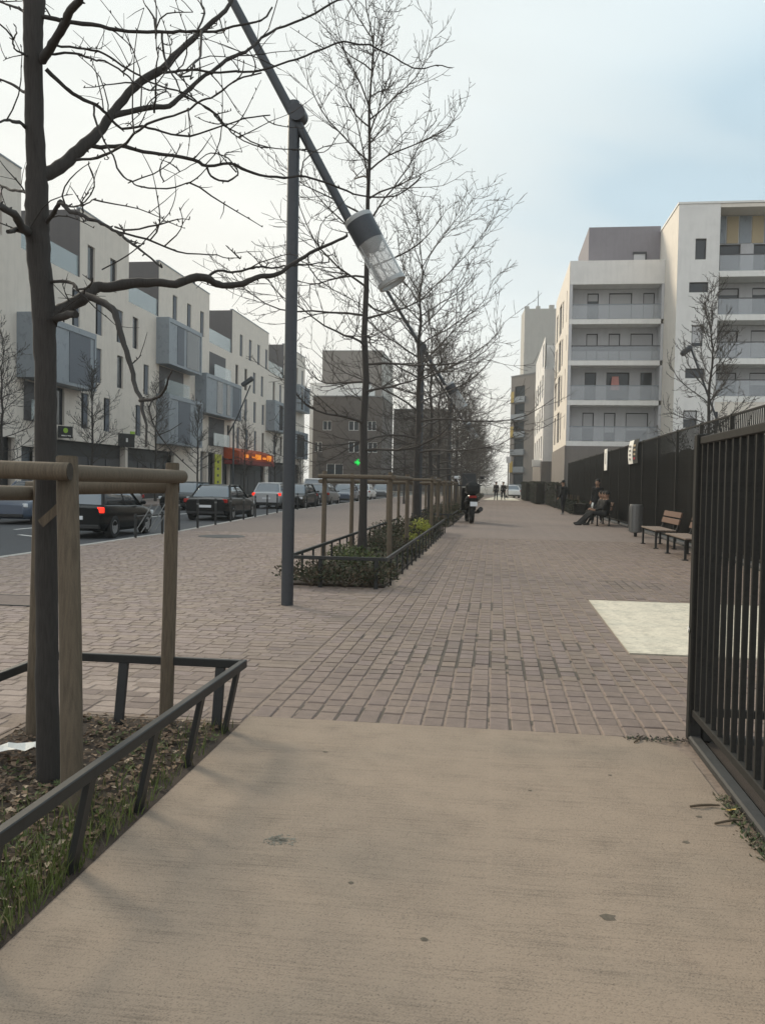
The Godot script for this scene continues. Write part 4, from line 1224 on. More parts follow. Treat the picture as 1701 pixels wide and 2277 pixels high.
func _ready() -> void:
	rng.seed = 2024
	make_textures()
	make_materials()
	# ---- camera, sky, sun, exposure ----
	var cam := Camera3D.new()
	cam.name = "camera"
	cam.fov = 61.861
	cam.near = 0.05
	cam.far = 2000.0
	cam.position = Vector3(0, 1.5, 0)
	cam.rotation_order = EULER_ORDER_YXZ
	cam.rotation = Vector3(deg_to_rad(-1.959), deg_to_rad(7.496), deg_to_rad(1.031))
	add_child(cam)
	cam.current = true
	var we := WorldEnvironment.new()
	we.name = "world_environment"
	var en := Environment.new()
	en.background_mode = Environment.BG_SKY
	en.sky = make_sky()
	en.tonemap_mode = Environment.TONE_MAPPER_LINEAR
	en.tonemap_exposure = 1.1
	en.sdfgi_enabled = true
	en.ssao_enabled = true
	en.ssil_enabled = true
	en.fog_enabled = true
	en.fog_density = 0.0007
	en.fog_light_color = Color(0.86, 0.87, 0.86)
	we.environment = en
	add_child(we)
	var sun := DirectionalLight3D.new()
	sun.name = "sun"
	sun.light_energy = 1.0
	sun.light_color = Color(1.0, 0.94, 0.84)
	sun.light_angular_distance = 16.0
	sun.shadow_enabled = true
	sun.look_at_from_position(Vector3(-60, 48, -55), Vector3.ZERO)
	add_child(sun)

	# ---- ground ----
	struct("ground", sheet(-400, 400, 200, -700, -0.16), M["ground"])
	var base := struct("promenade", poly([Vector2(-9.0, 20), Vector2(-9.0, -24), Vector2(-9.5, -31), Vector2(-10.3, -40), Vector2(-10.6, -60), Vector2(-10.6, -130), Vector2(5.2, -130), Vector2(5.2, 20)], -0.0085, 0.13), M["joint"])
	struct("far_paving", poly([Vector2(-9.0, -24.02), Vector2(-9.5, -31), Vector2(-10.3, -40), Vector2(-10.6, -60), Vector2(-10.6, -84), Vector2(5.1, -84), Vector2(5.1, -24.02)], -0.003), M["paving_far"], base)
	struct("joint_sand", poly([Vector2(-8.99, -1.99), Vector2(-8.99, -24), Vector2(-3.0, -24), Vector2(-3.0, -12.0), Vector2(-1.54, -12.0), Vector2(-1.54, -5.1), Vector2(-2.82, -5.1), Vector2(-2.82, -1.99)], -0.0045), M["joint"], base)
	for q in [[-0.3, -7.5, 0.62], [0.42, -7.0, 0.45], [-0.75, -6.6, 0.3], [0.1, -8.5, 0.4], [-0.9, -5.45, 0.32], [0.75, -8.2, 0.25], [-0.1, -6.1, 0.25], [0.1, -5.4, 0.18], [-1.1, -8.3, 0.22], [2.2, -13.5, 0.5], [-0.2, -10.6, 0.4]]:
		var pts := []
		for k in 18:
			var rr: float = q[2] * rng.randf_range(0.4, 1.4)
			pts.append(Vector2(q[0] + cos(TAU * k / 18) * rr, q[1] - sin(TAU * k / 18) * rr))
		struct("joint_moss", poly(pts, -0.0062 - 0.0003 * q[2]), M["moss"], base)
	struct("side_paving", sheet(-9.0, -2.85, 6, -1.99, -0.003), M["paving_far"], base)
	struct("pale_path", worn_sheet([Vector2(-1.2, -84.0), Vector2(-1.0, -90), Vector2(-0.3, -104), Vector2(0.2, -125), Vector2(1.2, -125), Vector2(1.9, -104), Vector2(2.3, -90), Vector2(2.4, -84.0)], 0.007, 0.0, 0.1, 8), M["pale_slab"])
	pave(base)
	# foreground slab, its right front corner rounded
	var cs := [Vector2(-1.51, 1), Vector2(-1.51, -5.225), Vector2(0.72, -5.225)]
	for i in 7: cs.append(Vector2(0.72 + 0.38 * sin(i * PI / 12), -4.86 - 0.365 * cos(i * PI / 12)))
	cs.append(Vector2(1.12, -3.6)); cs.append(Vector2(1.12, 1))
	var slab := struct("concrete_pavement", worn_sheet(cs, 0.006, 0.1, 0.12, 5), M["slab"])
	# worn marks on the slab: thin stains
	for q in [[0.42, -3.0, 0.028, "dark"], [-0.5, -3.1, 0.012, "dark"], [0.62, -4.5, 0.012, "dark"], [0.83, -3.7, 0.016, "dark"], [-0.2, -2.75, 0.014, "dark"], [0.2, -4.2, 0.01, "dark"], [-0.9, -4.6, 0.014, "dark"], [0.95, -4.0, 0.013, "dark"]]:
		var pts := []
		for k in 11: pts.append(Vector2(q[0] + cos(TAU * k / 11) * q[2] * rng.randf_range(0.7, 1.2), q[1] + sin(TAU * k / 11) * q[2] * rng.randf_range(0.6, 1.1)))
		if not M.has("stain_" + q[3]): mat("stain_" + q[3], lin(0.2, 0.19, 0.16) if q[3] == "slate" else lin(0.13, 0.11, 0.085), 0.95, "rough", 3.0)
		part("stain", poly(pts, 0.0072), M["stain_" + q[3]], slab)
	var sm := B.new()
	for k in 150:   # a scuffed greenish smudge: many small flecks
		var ce := Vector3(-0.86 + rng.randfn() * 0.032, 0.0074, -3.42 + rng.randfn() * 0.022)
		var s0 := rng.randf_range(0.003, 0.009)
		var ph := rng.randf() * TAU
		for j in 4: sm.tri(ce, ce + Vector3(cos(ph + (j + 1) * PI / 2), 0, -sin(ph + (j + 1) * PI / 2)) * -s0, ce + Vector3(cos(ph + j * PI / 2), 0, -sin(ph + j * PI / 2)) * -s0 * 0.8)
	mat("smudge", lin(0.2, 0.19, 0.16), 0.95)
	stuff(part("smudge", sm, M["smudge"], slab))
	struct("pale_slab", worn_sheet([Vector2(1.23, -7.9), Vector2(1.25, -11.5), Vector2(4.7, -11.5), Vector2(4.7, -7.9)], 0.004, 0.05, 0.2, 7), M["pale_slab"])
	struct("garden_soil", poly([Vector2(1.26, 4), Vector2(1.26, -5.2), Vector2(4.8, -5.2), Vector2(4.8, 4)], 0.0, 0.05), M["soil"])
	# road, kerbs, markings, far pavement
	var road := struct("road", poly([Vector2(-20, 20), Vector2(-20, -112), Vector2(-10.75, -112), Vector2(-10.75, -60), Vector2(-10.42, -40), Vector2(-9.62, -31), Vector2(-9.13, -24), Vector2(-9.13, 20)], -0.14), M["asphalt"])
	var kb := B.new()
	var kp := [Vector3(-9.06, 0, 20), Vector3(-9.06, 0, -24), Vector3(-9.56, 0, -31), Vector3(-10.36, 0, -40), Vector3(-10.67, 0, -60), Vector3(-10.67, 0, -112)]
	for i in 5:
		var a: Vector3 = kp[i]
		var c: Vector3 = kp[i + 1]
		var n := int(a.distance_to(c) / 1.0)
		for k in n:
			if a.lerp(c, (k + 0.5) / n).z > -9.0 or a.lerp(c, (k + 0.5) / n).z < -60: kb.bev(a.lerp(c, (k + 0.5) / n) + Vector3(0, -0.08, 0), Vector3(0.14, 0.17, a.distance_to(c) / n - 0.01), 0.012, Basis(Vector3.UP, atan2(a.x - c.x, a.z - c.z)))
			else:
				var b := B.new()
				b.bev(a.lerp(c, (k + 0.5) / n) + Vector3(0, -0.08, 0), Vector3(0.14, 0.17, a.distance_to(c) / n - 0.01), 0.012, Basis(Vector3.UP, atan2(a.x - c.x, a.z - c.z)))
				part("kerb_stone", b, M["kerb"], road)
	stuff(part("kerb_stones", kb, M["kerb"], road))
	for q in [[Vector2(-13.2, -22.4), Vector2(-10.6, -20.6)], [Vector2(-11.4, -21.0), Vector2(-9.5, -18.4)], [Vector2(-9.6, -20.2), Vector2(-9.3, -22.8)], [Vector2(-14.6, -30), Vector2(-14.6, -24.5)], [Vector2(-14.6, -40), Vector2(-14.6, -34)], [Vector2(-14.7, -52), Vector2(-14.7, -44)]]:
		var d: Vector2 = (q[1] - q[0]).normalized().orthogonal() * 0.07
		struct("road_marking", poly([q[0] - d, q[0] + d, q[1] + d, q[1] - d], -0.136), M["paint"], road)
	struct("far_pavement", poly([Vector2(-26, 20), Vector2(-26, -112), Vector2(-20, -112), Vector2(-20, 20)], -0.02, 0.14), M["paving_far"])
	# planting strips: soil
	struct("planting_soil", poly([Vector2(-2.78, 4), Vector2(-2.78, -5.08), Vector2(-1.53, -5.08), Vector2(-1.53, 4)], -0.008), M["soil"])
	struct("planting_soil", poly([Vector2(-2.95, -12.1), Vector2(-2.95, -26.3), Vector2(-1.55, -26.3), Vector2(-1.55, -12.1)], 0.02, 0.1), M["soil"])
	for i in 4:
		var z := -30.0 - i * 21.4
		struct("planting_soil", poly([Vector2(-2.95, z), Vector2(-2.95, z - 17), Vector2(-1.55, z - 17), Vector2(-1.55, z)], 0.02, 0.1), M["soil"])

	# ---- left-hand flats ----
	left_block("white flats at the left edge, nearest to the camera", -22.0, -26.0, -42.5, [], [[3.0, 9.0, 3.5, 1], [12.0, 20.0, 3.5, 0]], 0.4)
	left_block("white stepped flats behind the big trunk, over the dark shop front", -42.5, -48.9, -55.8, [[-0.4, 6.6, 6.7, 10.1, [[3.4, 5.9, 1]]], [0.3, 1.9, 4.5, 6.6, [], 1]], [[0.1, 1.6, 3.1, 1], [3.5, 13.0, 3.65, 0]], 1.7)
	left_block("white stepped flats with stacked grey bays right of the big trunk", -55.8, -61.0, -72.3, [[4.8, 11.9, 10.0, 13.4, [[6.6, 8.0, 1], [8.6, 11.4, 0]]], [4.9, 12.2, 4.1, 7.8, [[7.0, 9.5, 1]]], [5.4, 10.4, 7.85, 9.95, [], 1]], [[0.05, 8.5, 3.6, 0], [14.6, 16.3, 3.9, 1]], 2.3)
	left_block("white stepped flats with four top windows left of the lamp post, over the orange awning", -72.3, -78.8, -91.9, [[-3.4, 6.5, 7.1, 10.4, [[-0.5, 1.0, 0], [2.2, 3.2, 0], [4.0, 6.0, 1]]], [0.1, 4.6, 10.5, 12.7, [], 1], [0.1, 4.4, 4.5, 7.0, [], 1]], [[0.1, 2.0, 3.9, 0], [4.0, 6.0, 3.7, 1], [6.3, 18.8, 3.4, 0]], 0.9)
	left_block("white stepped flats partly hidden behind the lamp post", -91.9, -98.7, -110.0, [[-0.8, 6.0, 7.0, 10.3, [[1.5, 3.0, 0]]], [11.0, 16.8, 10.2, 13.4, [[12.0, 13.0, 0], [14.0, 16.0, 1]]], [8.0, 16.0, 4.3, 7.6, [[10.0, 14.0, 0]]]], [[0.5, 16.0, 3.6, 0]], 1.2)

	# ---- buildings closing the view on the left ----
	var bk := thing("brick_building", "brown brick building with small white-framed windows at the end of the road", "building", Vector3(-25.15, 0, -116))
	var hl := []
	for q in [[1.3, 8.2, 1.2, 1.3], [4.9, 8.2, 1.4, 1.3], [0.1, 5.2, 1.1, 1.4], [4.9, 5.2, 1.5, 1.5], [1.9, 1.6, 2.3, 2.0], [7.5, 8.2, 1.2, 1.3], [7.6, 5.2, 1.3, 1.4]]: hl.append([Rect2(q[0] + 0.1, q[1] + 0.4, q[2], q[3]), 3])
	facade(bk, Transform3D(), 9.6, 13.2, hl, "brick_far", "frame_white")
	var bb := B.new()
	bb.span(Vector3(0, 0, -12), Vector3(0.3, 13.15, -0.02)); bb.span(Vector3(9.3, 0, -12), Vector3(9.6, 13.15, -0.02)); bb.span(Vector3(0.3, 0, -12), Vector3(9.3, 13.15, -11.7))
	part("side_wall", bb, M["brick_far"], bk)
	var br := B.new()
	br.span(Vector3(-0.1, 13.2, -12.1), Vector3(9.7, 13.35, 0.1))
	part("roof", br, M["roof"], bk)
	for q in [["white_building", "low white rendered building above the brick one's roof", Vector3(-27.4, 0, -124), Vector3(8.5, 15.9, 8), "white_slab"], ["concrete_building", "tall grey-brown concrete block rising behind the brick building", Vector3(-28.5, 0, -138), Vector3(9.8, 22.8, 15), "brown_far"], ["red_building", "low reddish building seen through the street trees", Vector3(-18.3, 0, -152), Vector3(9.5, 14.6, 10), "brick_far"]]:
		var t := thing(q[0], q[1], "building", q[2])
		var s: Vector3 = q[3]
		var wins := []
		if q[0] != "white_building":
			for fl in int(s.y / 3.0) - 1:
				for k in 2:
					wins.append([Rect2(s.x * (0.46 + k * 0.3) - 0.6, fl * 3.0 + 1.4, 1.3, 1.4), 2, 0.35 if (fl + k) % 2 else 0.0])
		facade(t, Transform3D(), s.x, s.y, wins, q[4], "frame_white" if q[0] == "concrete_building" else "frame_dark")
		var w := B.new()
		w.span(Vector3(0, 0, -s.z), Vector3(0.3, s.y - 0.02, -0.02)); w.span(Vector3(s.x - 0.3, 0, -s.z), Vector3(s.x, s.y - 0.02, -0.02)); w.span(Vector3(0.3, 0, -s.z), Vector3(s.x - 0.3, s.y - 0.02, -s.z + 0.3))
		part("side_wall", w, M[q[4]] if q[0] != "concrete_building" else M["concrete_far"], t)
		var r2 := B.new()
		r2.span(Vector3(-0.05, s.y, -s.z - 0.05), Vector3(s.x + 0.05, s.y + 0.15, 0.05))
		part("roof", r2, M["roof"] if q[0] != "white_building" else M["white_slab"], t)
	right_side()
	road_side()
	strips()
	foreground_tree()
	small_things()

func right_side() -> void:
	# ---- flats with loggias, x 5 to 12 at z -60 ----
	var t := thing("loggia_flats", "white flats with four stacked grey loggias and a mauve attic storey", "apartment building", Vector3(4.7, 0, -60))
	var sill := [4.6, 7.4, 10.1, 12.9]
	var ceil_y := [7.07, 9.77, 12.57, 15.25]
	var ops := [[[1.15, 0.9, 0.55], [2.85, 0.9, 0.7], [4.55, 1.75, 0.62]], [[1.25, 0.9, 0.0], [2.95, 1.8, 0.0], [5.6, 0.9, 0.0]], [[1.3, 0.9, 1.0], [3.05, 0.9, 1.0], [4.75, 1.75, 1.0]], [[1.3, 0.9, 0.25], [3.0, 1.8, 1.0], [5.65, 0.9, 1.0]]]
	var flank := Transform3D(Basis(Vector3(0, 0, 1), Vector3.UP, Vector3(-1, 0, 0)), Vector3(0, 0, -13.5))
	var fw := []
	for fl in 4:
		fw.append([Rect2(4.4, sill[fl] + 0.25, 2.3, 2.35), 0])
		fw.append([Rect2(7.6, sill[fl] + 0.35, 1.0, 2.0), 0])
		if fl % 2 == 0: fw.append([Rect2(11.6, sill[fl] + 0.9, 0.55, 1.1), 0])
		else: fw.append([Rect2(11.2, sill[fl] + 0.2, 0.5, 2.2), 2, 0.9])
		fw.append([Rect2(1.2, sill[fl] + 0.25, 1.6, 2.2), 0])
	facade(t, flank, 13.5, 16.85, fw, "cream", "frame_dark", "flank_wall")
	for fl in 4:
		var y: float = sill[fl]
		var c: float = ceil_y[fl]
		var wins := []
		for q in ops[fl]: wins.append([Rect2(q[0] * 0.87, 0.08, q[1] * 0.87, 2.0), 2, q[2]])
		facade(t, Transform3D(Basis(), Vector3(0.22, y, -1.5)), 5.9, c - y, wins, "grey_wall", "frame_dark", "loggia_wall")
		var s := B.new()
		s.span(Vector3(0.02, y - 0.33, -1.6), Vector3(6.1, y, 0.0))
		part("floor_slab", s, M["white_slab"], t)
		var p := B.new()
		p.span(Vector3(0.2, y + 0.04, -0.12), Vector3(6.1, y + 0.98, -0.09))
		part("balustrade", p, M["grey_panel"], t)
		var rl := B.new()
		rl.span(Vector3(0.2, y + 0.98, -0.13), Vector3(6.1, y + 1.03, -0.07))
		part("handrail", rl, M["frame_dark"] if fl == 2 else M["bay"], t)
		for q in [[0.012, 0.215], [6.11, 6.27]]:
			var sw := B.new()
			sw.span(Vector3(q[0], y, -1.7), Vector3(q[1], c, -0.002))
			part("side_wall", sw, M["grey_wall"], t)
	var cl := B.new()
	cl.span(Vector3(0.2, 10.75, -0.2), Vector3(6.0, 11.1, -0.14))
	part("balcony_screen", cl, M["frame_dark"], t)
	var pa := B.new()
	pa.span(Vector3(0.012, 15.26, -1.6), Vector3(6.27, 16.86, -0.001))
	part("parapet", pa, M["white"], t)
	var bs := B.new()
	bs.span(Vector3(0.012, 0, -1.6), Vector3(6.27, 4.28, -0.003)); bs.span(Vector3(-0.06, 0, -13.5), Vector3(-0.004, 4.3, 0.05)); bs.span(Vector3(6.27, 0, -13.4), Vector3(6.4, 16.7, -1.7)); bs.span(Vector3(0.3, 0, -13.45), Vector3(6.2, 16.7, -13.2))
	part("base_wall", bs, M["taupe"], t)
	var rf := B.new()
	rf.span(Vector3(0.25, 16.6, -13.4), Vector3(6.3, 16.7, -1.62))
	part("roof", rf, M["roof"], t)
	var at := B.new()
	at.span(Vector3(1.4, 16.71, -10.0), Vector3(6.27, 19.68, -2.0))
	var att := part("attic_storey", at, M["mauve_wall"], t)
	var aw := B.new()
	aw.span(Vector3(4.5, 16.95, -1.99), Vector3(5.25, 17.75, -1.93))
	part("pane", aw, M["blind"], att)
	var al := B.new()
	al.span(Vector3(4.42, 17.75, -1.995), Vector3(5.35, 17.9, -1.88)); al.span(Vector3(5.25, 16.95, -1.995), Vector3(5.35, 17.75, -1.9))
	part("frame", al, M["frame_dark"], att)

	# ---- taller flats to the right, projecting forward ----
	var u := thing("tall_white_flats", "tallest white flats at the right edge with small scattered windows and balconies", "apartment building", Vector3(10.98, 0, -56))
	var w1 := []
	for q in [[1.05, 15.8, 0.66, 1.3, 0, 0], [0.74, 13.76, 1.16, 0.64, 0, 0], [0.98, 10.4, 0.68, 1.33, 2, 0.85], [0.66, 8.41, 1.16, 0.62, 0, 0], [0.62, 5.3, 0.84, 1.1, 2, 0.5], [0.7, 1.9, 0.8, 1.3, 0, 0]]: w1.append([Rect2(q[0], q[1], q[2], q[3]), q[4], q[5]])
	facade(u, Transform3D(), 2.5, 19.25, w1, "white", "frame_dark", "front_wall")
	var uf := B.new()
	uf.span(Vector3(-0.002, 0, -14), Vector3(0.25, 19.23, -0.005)); uf.span(Vector3(2.5, 0, -1.8), Vector3(18, 7.28, -0.004)); uf.span(Vector3(2.51, 19.0, -1.8), Vector3(18, 19.23, -0.004))
	part("flank_wall", uf, M["cream"], u)
	for fl in 4:
		var y: float = [7.3, 9.65, 12.37, 15.07][fl]
		var c: float = [9.3, 12.0, 14.7, 18.99][fl]
		var wins := []
		for k in 3: wins.append([Rect2(0.2 + k * 2.3, 0.1, 1.5, minf(2.0, c - y - 0.4)), 2, [0.5, 0.9, 0.2, 0.0][fl]])
		facade(u, Transform3D(Basis(), Vector3(2.51, y, -1.75)), 15.05, c - y, wins, "grey_wall", "frame_dark", "loggia_wall")
		for k in 6:
			if c - y < 2.4: break
			var oc := B.new()
			oc.span(Vector3(0.05 + k * 0.77, 2.16, 0.004), Vector3(0.75 + k * 0.77, c - y - 0.05, 0.05))
			part("wall_panel", oc, M["ochre"] if k % 2 == 1 else M["bay"], u, Transform3D(Basis(), Vector3(2.51, y, -1.75)))
		var s := B.new()
		s.span(Vector3(2.51, y - 0.36, -1.7), Vector3(18, y, 0.02))
		part("floor_slab", s, M["white_slab"], u)
		var p := B.new()
		p.span(Vector3(2.55, y + 0.02, -0.1), Vector3(18, y + 1.0, -0.07))
		part("balustrade", p, M["grey_panel"], u)
		var hr := B.new()
		hr.span(Vector3(2.55, y + 1.0, -0.11), Vector3(18, y + 1.05, -0.05))
		part("handrail", hr, M["frame_dark"], u)
	var ur := B.new()
	ur.span(Vector3(-0.05, 19.25, -14), Vector3(18, 19.37, 0.05)); ur.span(Vector3(0.3, 0, -14), Vector3(18, 19.23, -13.7)); ur.span(Vector3(17.8, 0, -13.6), Vector3(18, 19.23, -0.1))
	part("roof", ur, M["white_slab"], u)

	# ---- lower white flats farther along, grey block, tower ----
	var v := thing("narrow_white_flats", "narrow white flats beyond the loggia flats, flank full of tall windows", "apartment building", Vector3(3.94, 0, -75))
	var vf := []
	for fl in 4:
		for k in 4: vf.append([Rect2(1.5 + k * 4.0, 3.9 + fl * 2.7, 1.9, 2.0), 0])
	facade(v, Transform3D(Basis(Vector3(0, 0, 1), Vector3.UP, Vector3(-1, 0, 0)), Vector3(0, 0, -17)), 17, 14.3, vf, "white", "frame_dark", "flank_wall")
	facade(v, Transform3D(), 2.0, 11.5, [[Rect2(0.9, 9.0, 1.0, 0.9), 0], [Rect2(1.2, 4.6, 0.6, 1.4), 3]], "white", "frame_dark", "front_wall")
	var vs := B.new()
	vs.span(Vector3(0.02, 11.5, -17), Vector3(2.0, 14.2, -4)); vs.span(Vector3(0.3, 0, -17), Vector3(2.0, 14.2, -16.7)); vs.span(Vector3(1.7, 0, -16.6), Vector3(2.0, 11.4, -0.1)); vs.span(Vector3(0.25, 11.3, -3.99), Vector3(2.0, 11.48, -0.02))
	part("wall", vs, M["white"], v)
	var vb := B.new()
	vb.span(Vector3(-0.1, 0, -17), Vector3(-0.003, 3.6, 0.06)); vb.span(Vector3(-0.1, 0, 0.003), Vector3(2.0, 3.6, 0.1))
	part("base_wall", vb, M["taupe"], v)
	var gb := thing("grey_block", "dark grey block with yellow balcony ends where the path meets the street", "apartment building", Vector3(2.1, 0, -138), deg_to_rad(-55))
	var gw := []
	for fl in 6: gw.append([Rect2(1.0, 1.6 + fl * 2.75, 2.6, 1.7), 0])
	facade(gb, Transform3D(), 7.3, 18.6, gw, "brown_far")
	for fl in 6:
		var p := B.new()
		p.span(Vector3(0.3, 0.75 + fl * 2.75, 0.004), Vector3(3.8, 1.65 + fl * 2.75, 0.2))
		part("balcony", p, M["bay"], gb)
		if fl % 2 == 1:
			var q := B.new()
			q.span(Vector3(0.28, 0.75 + fl * 2.75, 0.204), Vector3(1.1, 2.5 + fl * 2.75, 0.24))
			part("balcony_screen", q, M["yellow"], gb)
	var gs := B.new()
	gs.span(Vector3(0, 0, -9), Vector3(0.3, 17.35, -0.02)); gs.span(Vector3(7.0, 0, -9), Vector3(7.3, 17.35, -0.02)); gs.span(Vector3(0.3, 0, -9), Vector3(7.0, 17.35, -8.7))
	part("side_wall", gs, M["brown_far"], gb)
	var gr := B.new()
	gr.span(Vector3(-0.05, 18.6, -9.05), Vector3(7.35, 18.8, 0.05))
	part("roof", gr, M["roof"], gb)
	var tw := thing("tower", "plain beige tower with a mast on its roof", "tower", Vector3(5.3, 0, -205))
	var tb := B.new()
	tb.hexa([Vector3(0.6, 0, 0), Vector3(9, 0, 0), Vector3(9, 0, -12), Vector3(0, 0, -8), Vector3(0.6, 43, 0), Vector3(9, 43, 0), Vector3(9, 43, -12), Vector3(0, 43, -8)])
	part("wall", tb, M["concrete_far"], tw)
	var tr := B.new()
	tr.span(Vector3(0.5, 43.02, -0.6), Vector3(1.6, 43.6, -0.1)); tr.span(Vector3(3.2, 43.02, -3), Vector3(4.2, 43.8, -1)); tr.span(Vector3(6.2, 43.02, -2), Vector3(7.4, 43.9, -0.3))
	part("roof_box", tr, M["concrete_far"], tw)
	var mast := B.new()
	mast.tube([Vector3(3.7, 43.8, -2), Vector3(3.7, 47.6, -2)], [0.14, 0.08], 6)
	part("mast", mast, M["bay"], tw)

	# ---- fences on the right ----
	bar_fence("low black bar fence along the right edge of the concrete pavement", Vector3(1.2, 0, -5.25), Vector3(1.2, 0, 1.0), 1.78, 0.13, Vector3(0.024, 0, 0.027), 60, 6.2)
	bar_fence("black bar fence crossing to the right from the near corner post", Vector3(1.28, 0, -5.25), Vector3(4.88, 0, -5.25), 1.74, 0.13, Vector3(0.02, 0, 0.02), 60, 1.78)
	var tf := bar_fence("tall black bar fence with dark screening beside the benches", Vector3(4.9, 0, -5.3), Vector3(4.9, 0, -59.5), 3.05, 0.13, Vector3(0.022, 0, 0.02), 200, 2.71, true)
	for i in 20:
		var s := B.new()
		var seg := 6
		for k in seg:   # cloth with slight folds, hung on the outer side of the bars
			var z0 := -i * 2.71 - 2.67 * k / seg - 0.02
			var z1 := -i * 2.71 - 2.67 * (k + 1) / seg - 0.02
			var a := 0.07 + 0.02 * sin(k * 2.1 + i)
			var c := 0.07 + 0.02 * sin((k + 1) * 2.1 + i)
			var top := 2.5 + 0.03 * sin(i * 1.7 + k)
			s.hexa([Vector3(a, 0.1, z0), Vector3(a + 0.006, 0.1, z0), Vector3(c + 0.006, 0.1, z1), Vector3(c, 0.1, z1), Vector3(a, top, z0), Vector3(a + 0.006, top, z0), Vector3(c + 0.006, top, z1), Vector3(c, top, z1)])
		part("screen_panel", s, M["screen"], tf)

func row_copy(src: Node3D, called: String, label: String, at: Vector3, turn: float, s: float) -> Node3D:
	return copy(src, called, label, at, turn, s)

func road_side() -> void:
	# cars
	car("dark hatchback with its left tail lamp lit, behind the timber stakes", Vector3(-11.1, -0.14, -23.2), 0.02, 3.6, 1.68, 1.42, "car_black", "hatch", true)
	car("black saloon driving away, right of the timber guard", Vector3(-11.45, -0.14, -35.0), 0.03, 4.7, 1.82, 1.46, "car_black", "sedan")
	car("dark car facing the camera at the left edge", Vector3(-16.4, -0.14, -29.0), PI, 4.3, 1.78, 1.5, "car_blue", "hatch")
	car("grey car facing the camera, seen over the back rail of the guard", Vector3(-16.9, -0.14, -35.6), PI, 4.2, 1.76, 1.5, "car_grey", "hatch")
	car("dark estate facing the camera just left of the saloon", Vector3(-16.6, -0.14, -45.0), PI, 4.5, 1.8, 1.52, "car_black", "hatch")
	car("silver hatchback with red lamps beyond the saloon", Vector3(-13.2, -0.14, -50.5), 0.0, 4.1, 1.76, 1.55, "car_silver", "hatch", true)
	car("black car with lit tail lamps partly behind the lamp post", Vector3(-12.45, -0.14, -54.0), 0.0, 4.4, 1.8, 1.5, "car_black", "sedan", true)
	car("white van just right of the lamp post", Vector3(-14.4, -0.14, -69.0), 0.0, 4.6, 1.9, 1.9, "car_white", "van")
	var g := "cars parked along the near kerb behind the strip"
	var i := 0
	for q in [[-49.0, "car_black", "hatch", "first dark car behind the second timber guard"], [-57.0, "car_grey", "hatch", "grey car parked beyond the first car behind the second guard"], [-66.0, "car_blue", "sedan", "blue-black saloon glimpsed between strip trees"], [-76.0, "car_white", "hatch", "pale hatchback glimpsed low between the far strip trees"], [-88.0, "car_grey", "van", "grey van far along the near kerb"]]:
		car(q[3], Vector3(-12.0, -0.14, q[0] - 2.0), PI if i % 2 == 0 else 0.0, 4.3, 1.78, 1.5, q[1], q[2]).set_meta("group", g)
		i += 1
	car("small white car at the far end of the path", Vector3(1.75, 0.0, -103.0), 0.2, 3.9, 1.7, 1.5, "car_white", "hatch")
	# bollards
	var b := B.new()
	b.lathe([Vector2(0.036, 0), Vector2(0.034, 0.86), Vector2(0.03, 0.9), Vector2(0, 0.91)], 12)
	var first := thing("bollard", "thin dark bollard on the kerb, nearest of the row right of the timber guard", "bollard", Vector3(-9.1, -0.02, -23.85), 0, "bollards along the kerb")
	part("shaft", b, M["rail"], first)
	var cp := B.new()
	cp.lathe([Vector2(0.04, 0.74), Vector2(0.04, 0.79)], 12)
	part("band", cp, M["bin"], first)
	var at := [[-9.1, -25.44], [-9.22, -27.5], [-9.43, -29.8], [-9.55, -31.8], [-9.72, -34.0], [-9.9, -36.5], [-10.1, -39.0], [-10.25, -41.5], [-10.3, -44.0], [-10.35, -46.5], [-10.4, -49.0], [-10.42, -51.5]]
	var ord := ["second", "third", "fourth", "fifth", "sixth", "seventh", "eighth", "ninth", "tenth", "eleventh", "twelfth", "last"]
	for k in at.size(): copy(first, "bollard", "thin dark bollard on the kerb, %s of the row counted from the timber guard" % ord[k], Vector3(at[k][0], -0.02, at[k][1]))
	# bicycle rack with slanting hoops
	var rk := thing("bicycle_rack", "dark bicycle rack with slanting steel bars in front of the hatchback", "bicycle rack", Vector3(-9.0, -0.02, -20.6))
	for k in 2:
		var p := B.new()
		p.rod(Vector3(0, 0, -k * 1.75), Vector3(0, 0.62, -k * 1.75), 0.035, 10)
		part("post", p, M["rail"], rk)
	var rr := B.new()
	rr.rod(Vector3(0, 0.55, 0.1), Vector3(0, 0.55, -1.85), 0.025, 8)
	part("rail", rr, M["rail"], rk)
	for k in 4:
		var p := B.new()
		p.tube([Vector3(-0.1, 0.12, -0.15 - k * 0.45), Vector3(0.05, 0.5, -0.4 - k * 0.45), Vector3(0.18, 0.85, -0.62 - k * 0.45)], [0.014, 0.014, 0.014], 8)
		part("slanting_bar", p, M["bin"], rk)
	# far-side street trees
	var ya := bare_tree("young_street_tree", "young bare tree on the far pavement, at the left picture edge", "tree", "young trees on the far pavement", 61, 7.6, 0.09, 26, 2.7, 0.4, 0.24, 0.0065)
	ya.position = Vector3(-22.4, 0, -36.5)
	var yb := bare_tree("young_street_tree", "young bare tree on the far pavement, before the dark shop front", "tree", "young trees on the far pavement", 62, 7.4, 0.09, 26, 2.5, 0.45, 0.26, 0.0065)
	yb.position = Vector3(-22.4, 0, -45.4)
	for q in [[ya, -54.4, "fronting the stacked grey bays"], [yb, -62.5, "left of the pale doorway wall"], [ya, -74.7, "in front of the orange awning"], [yb, -85.3, "just left of the lamp post"], [ya, -97.0, "right of the lamp post"], [yb, -108.0, "at the corner of the brick building"]]:
		copy(q[0], "young_street_tree", "young bare tree across the road, " + q[2], Vector3(-22.4, 0, q[1]), q[1], 1.0 - 0.004 * (-q[1] - 45))
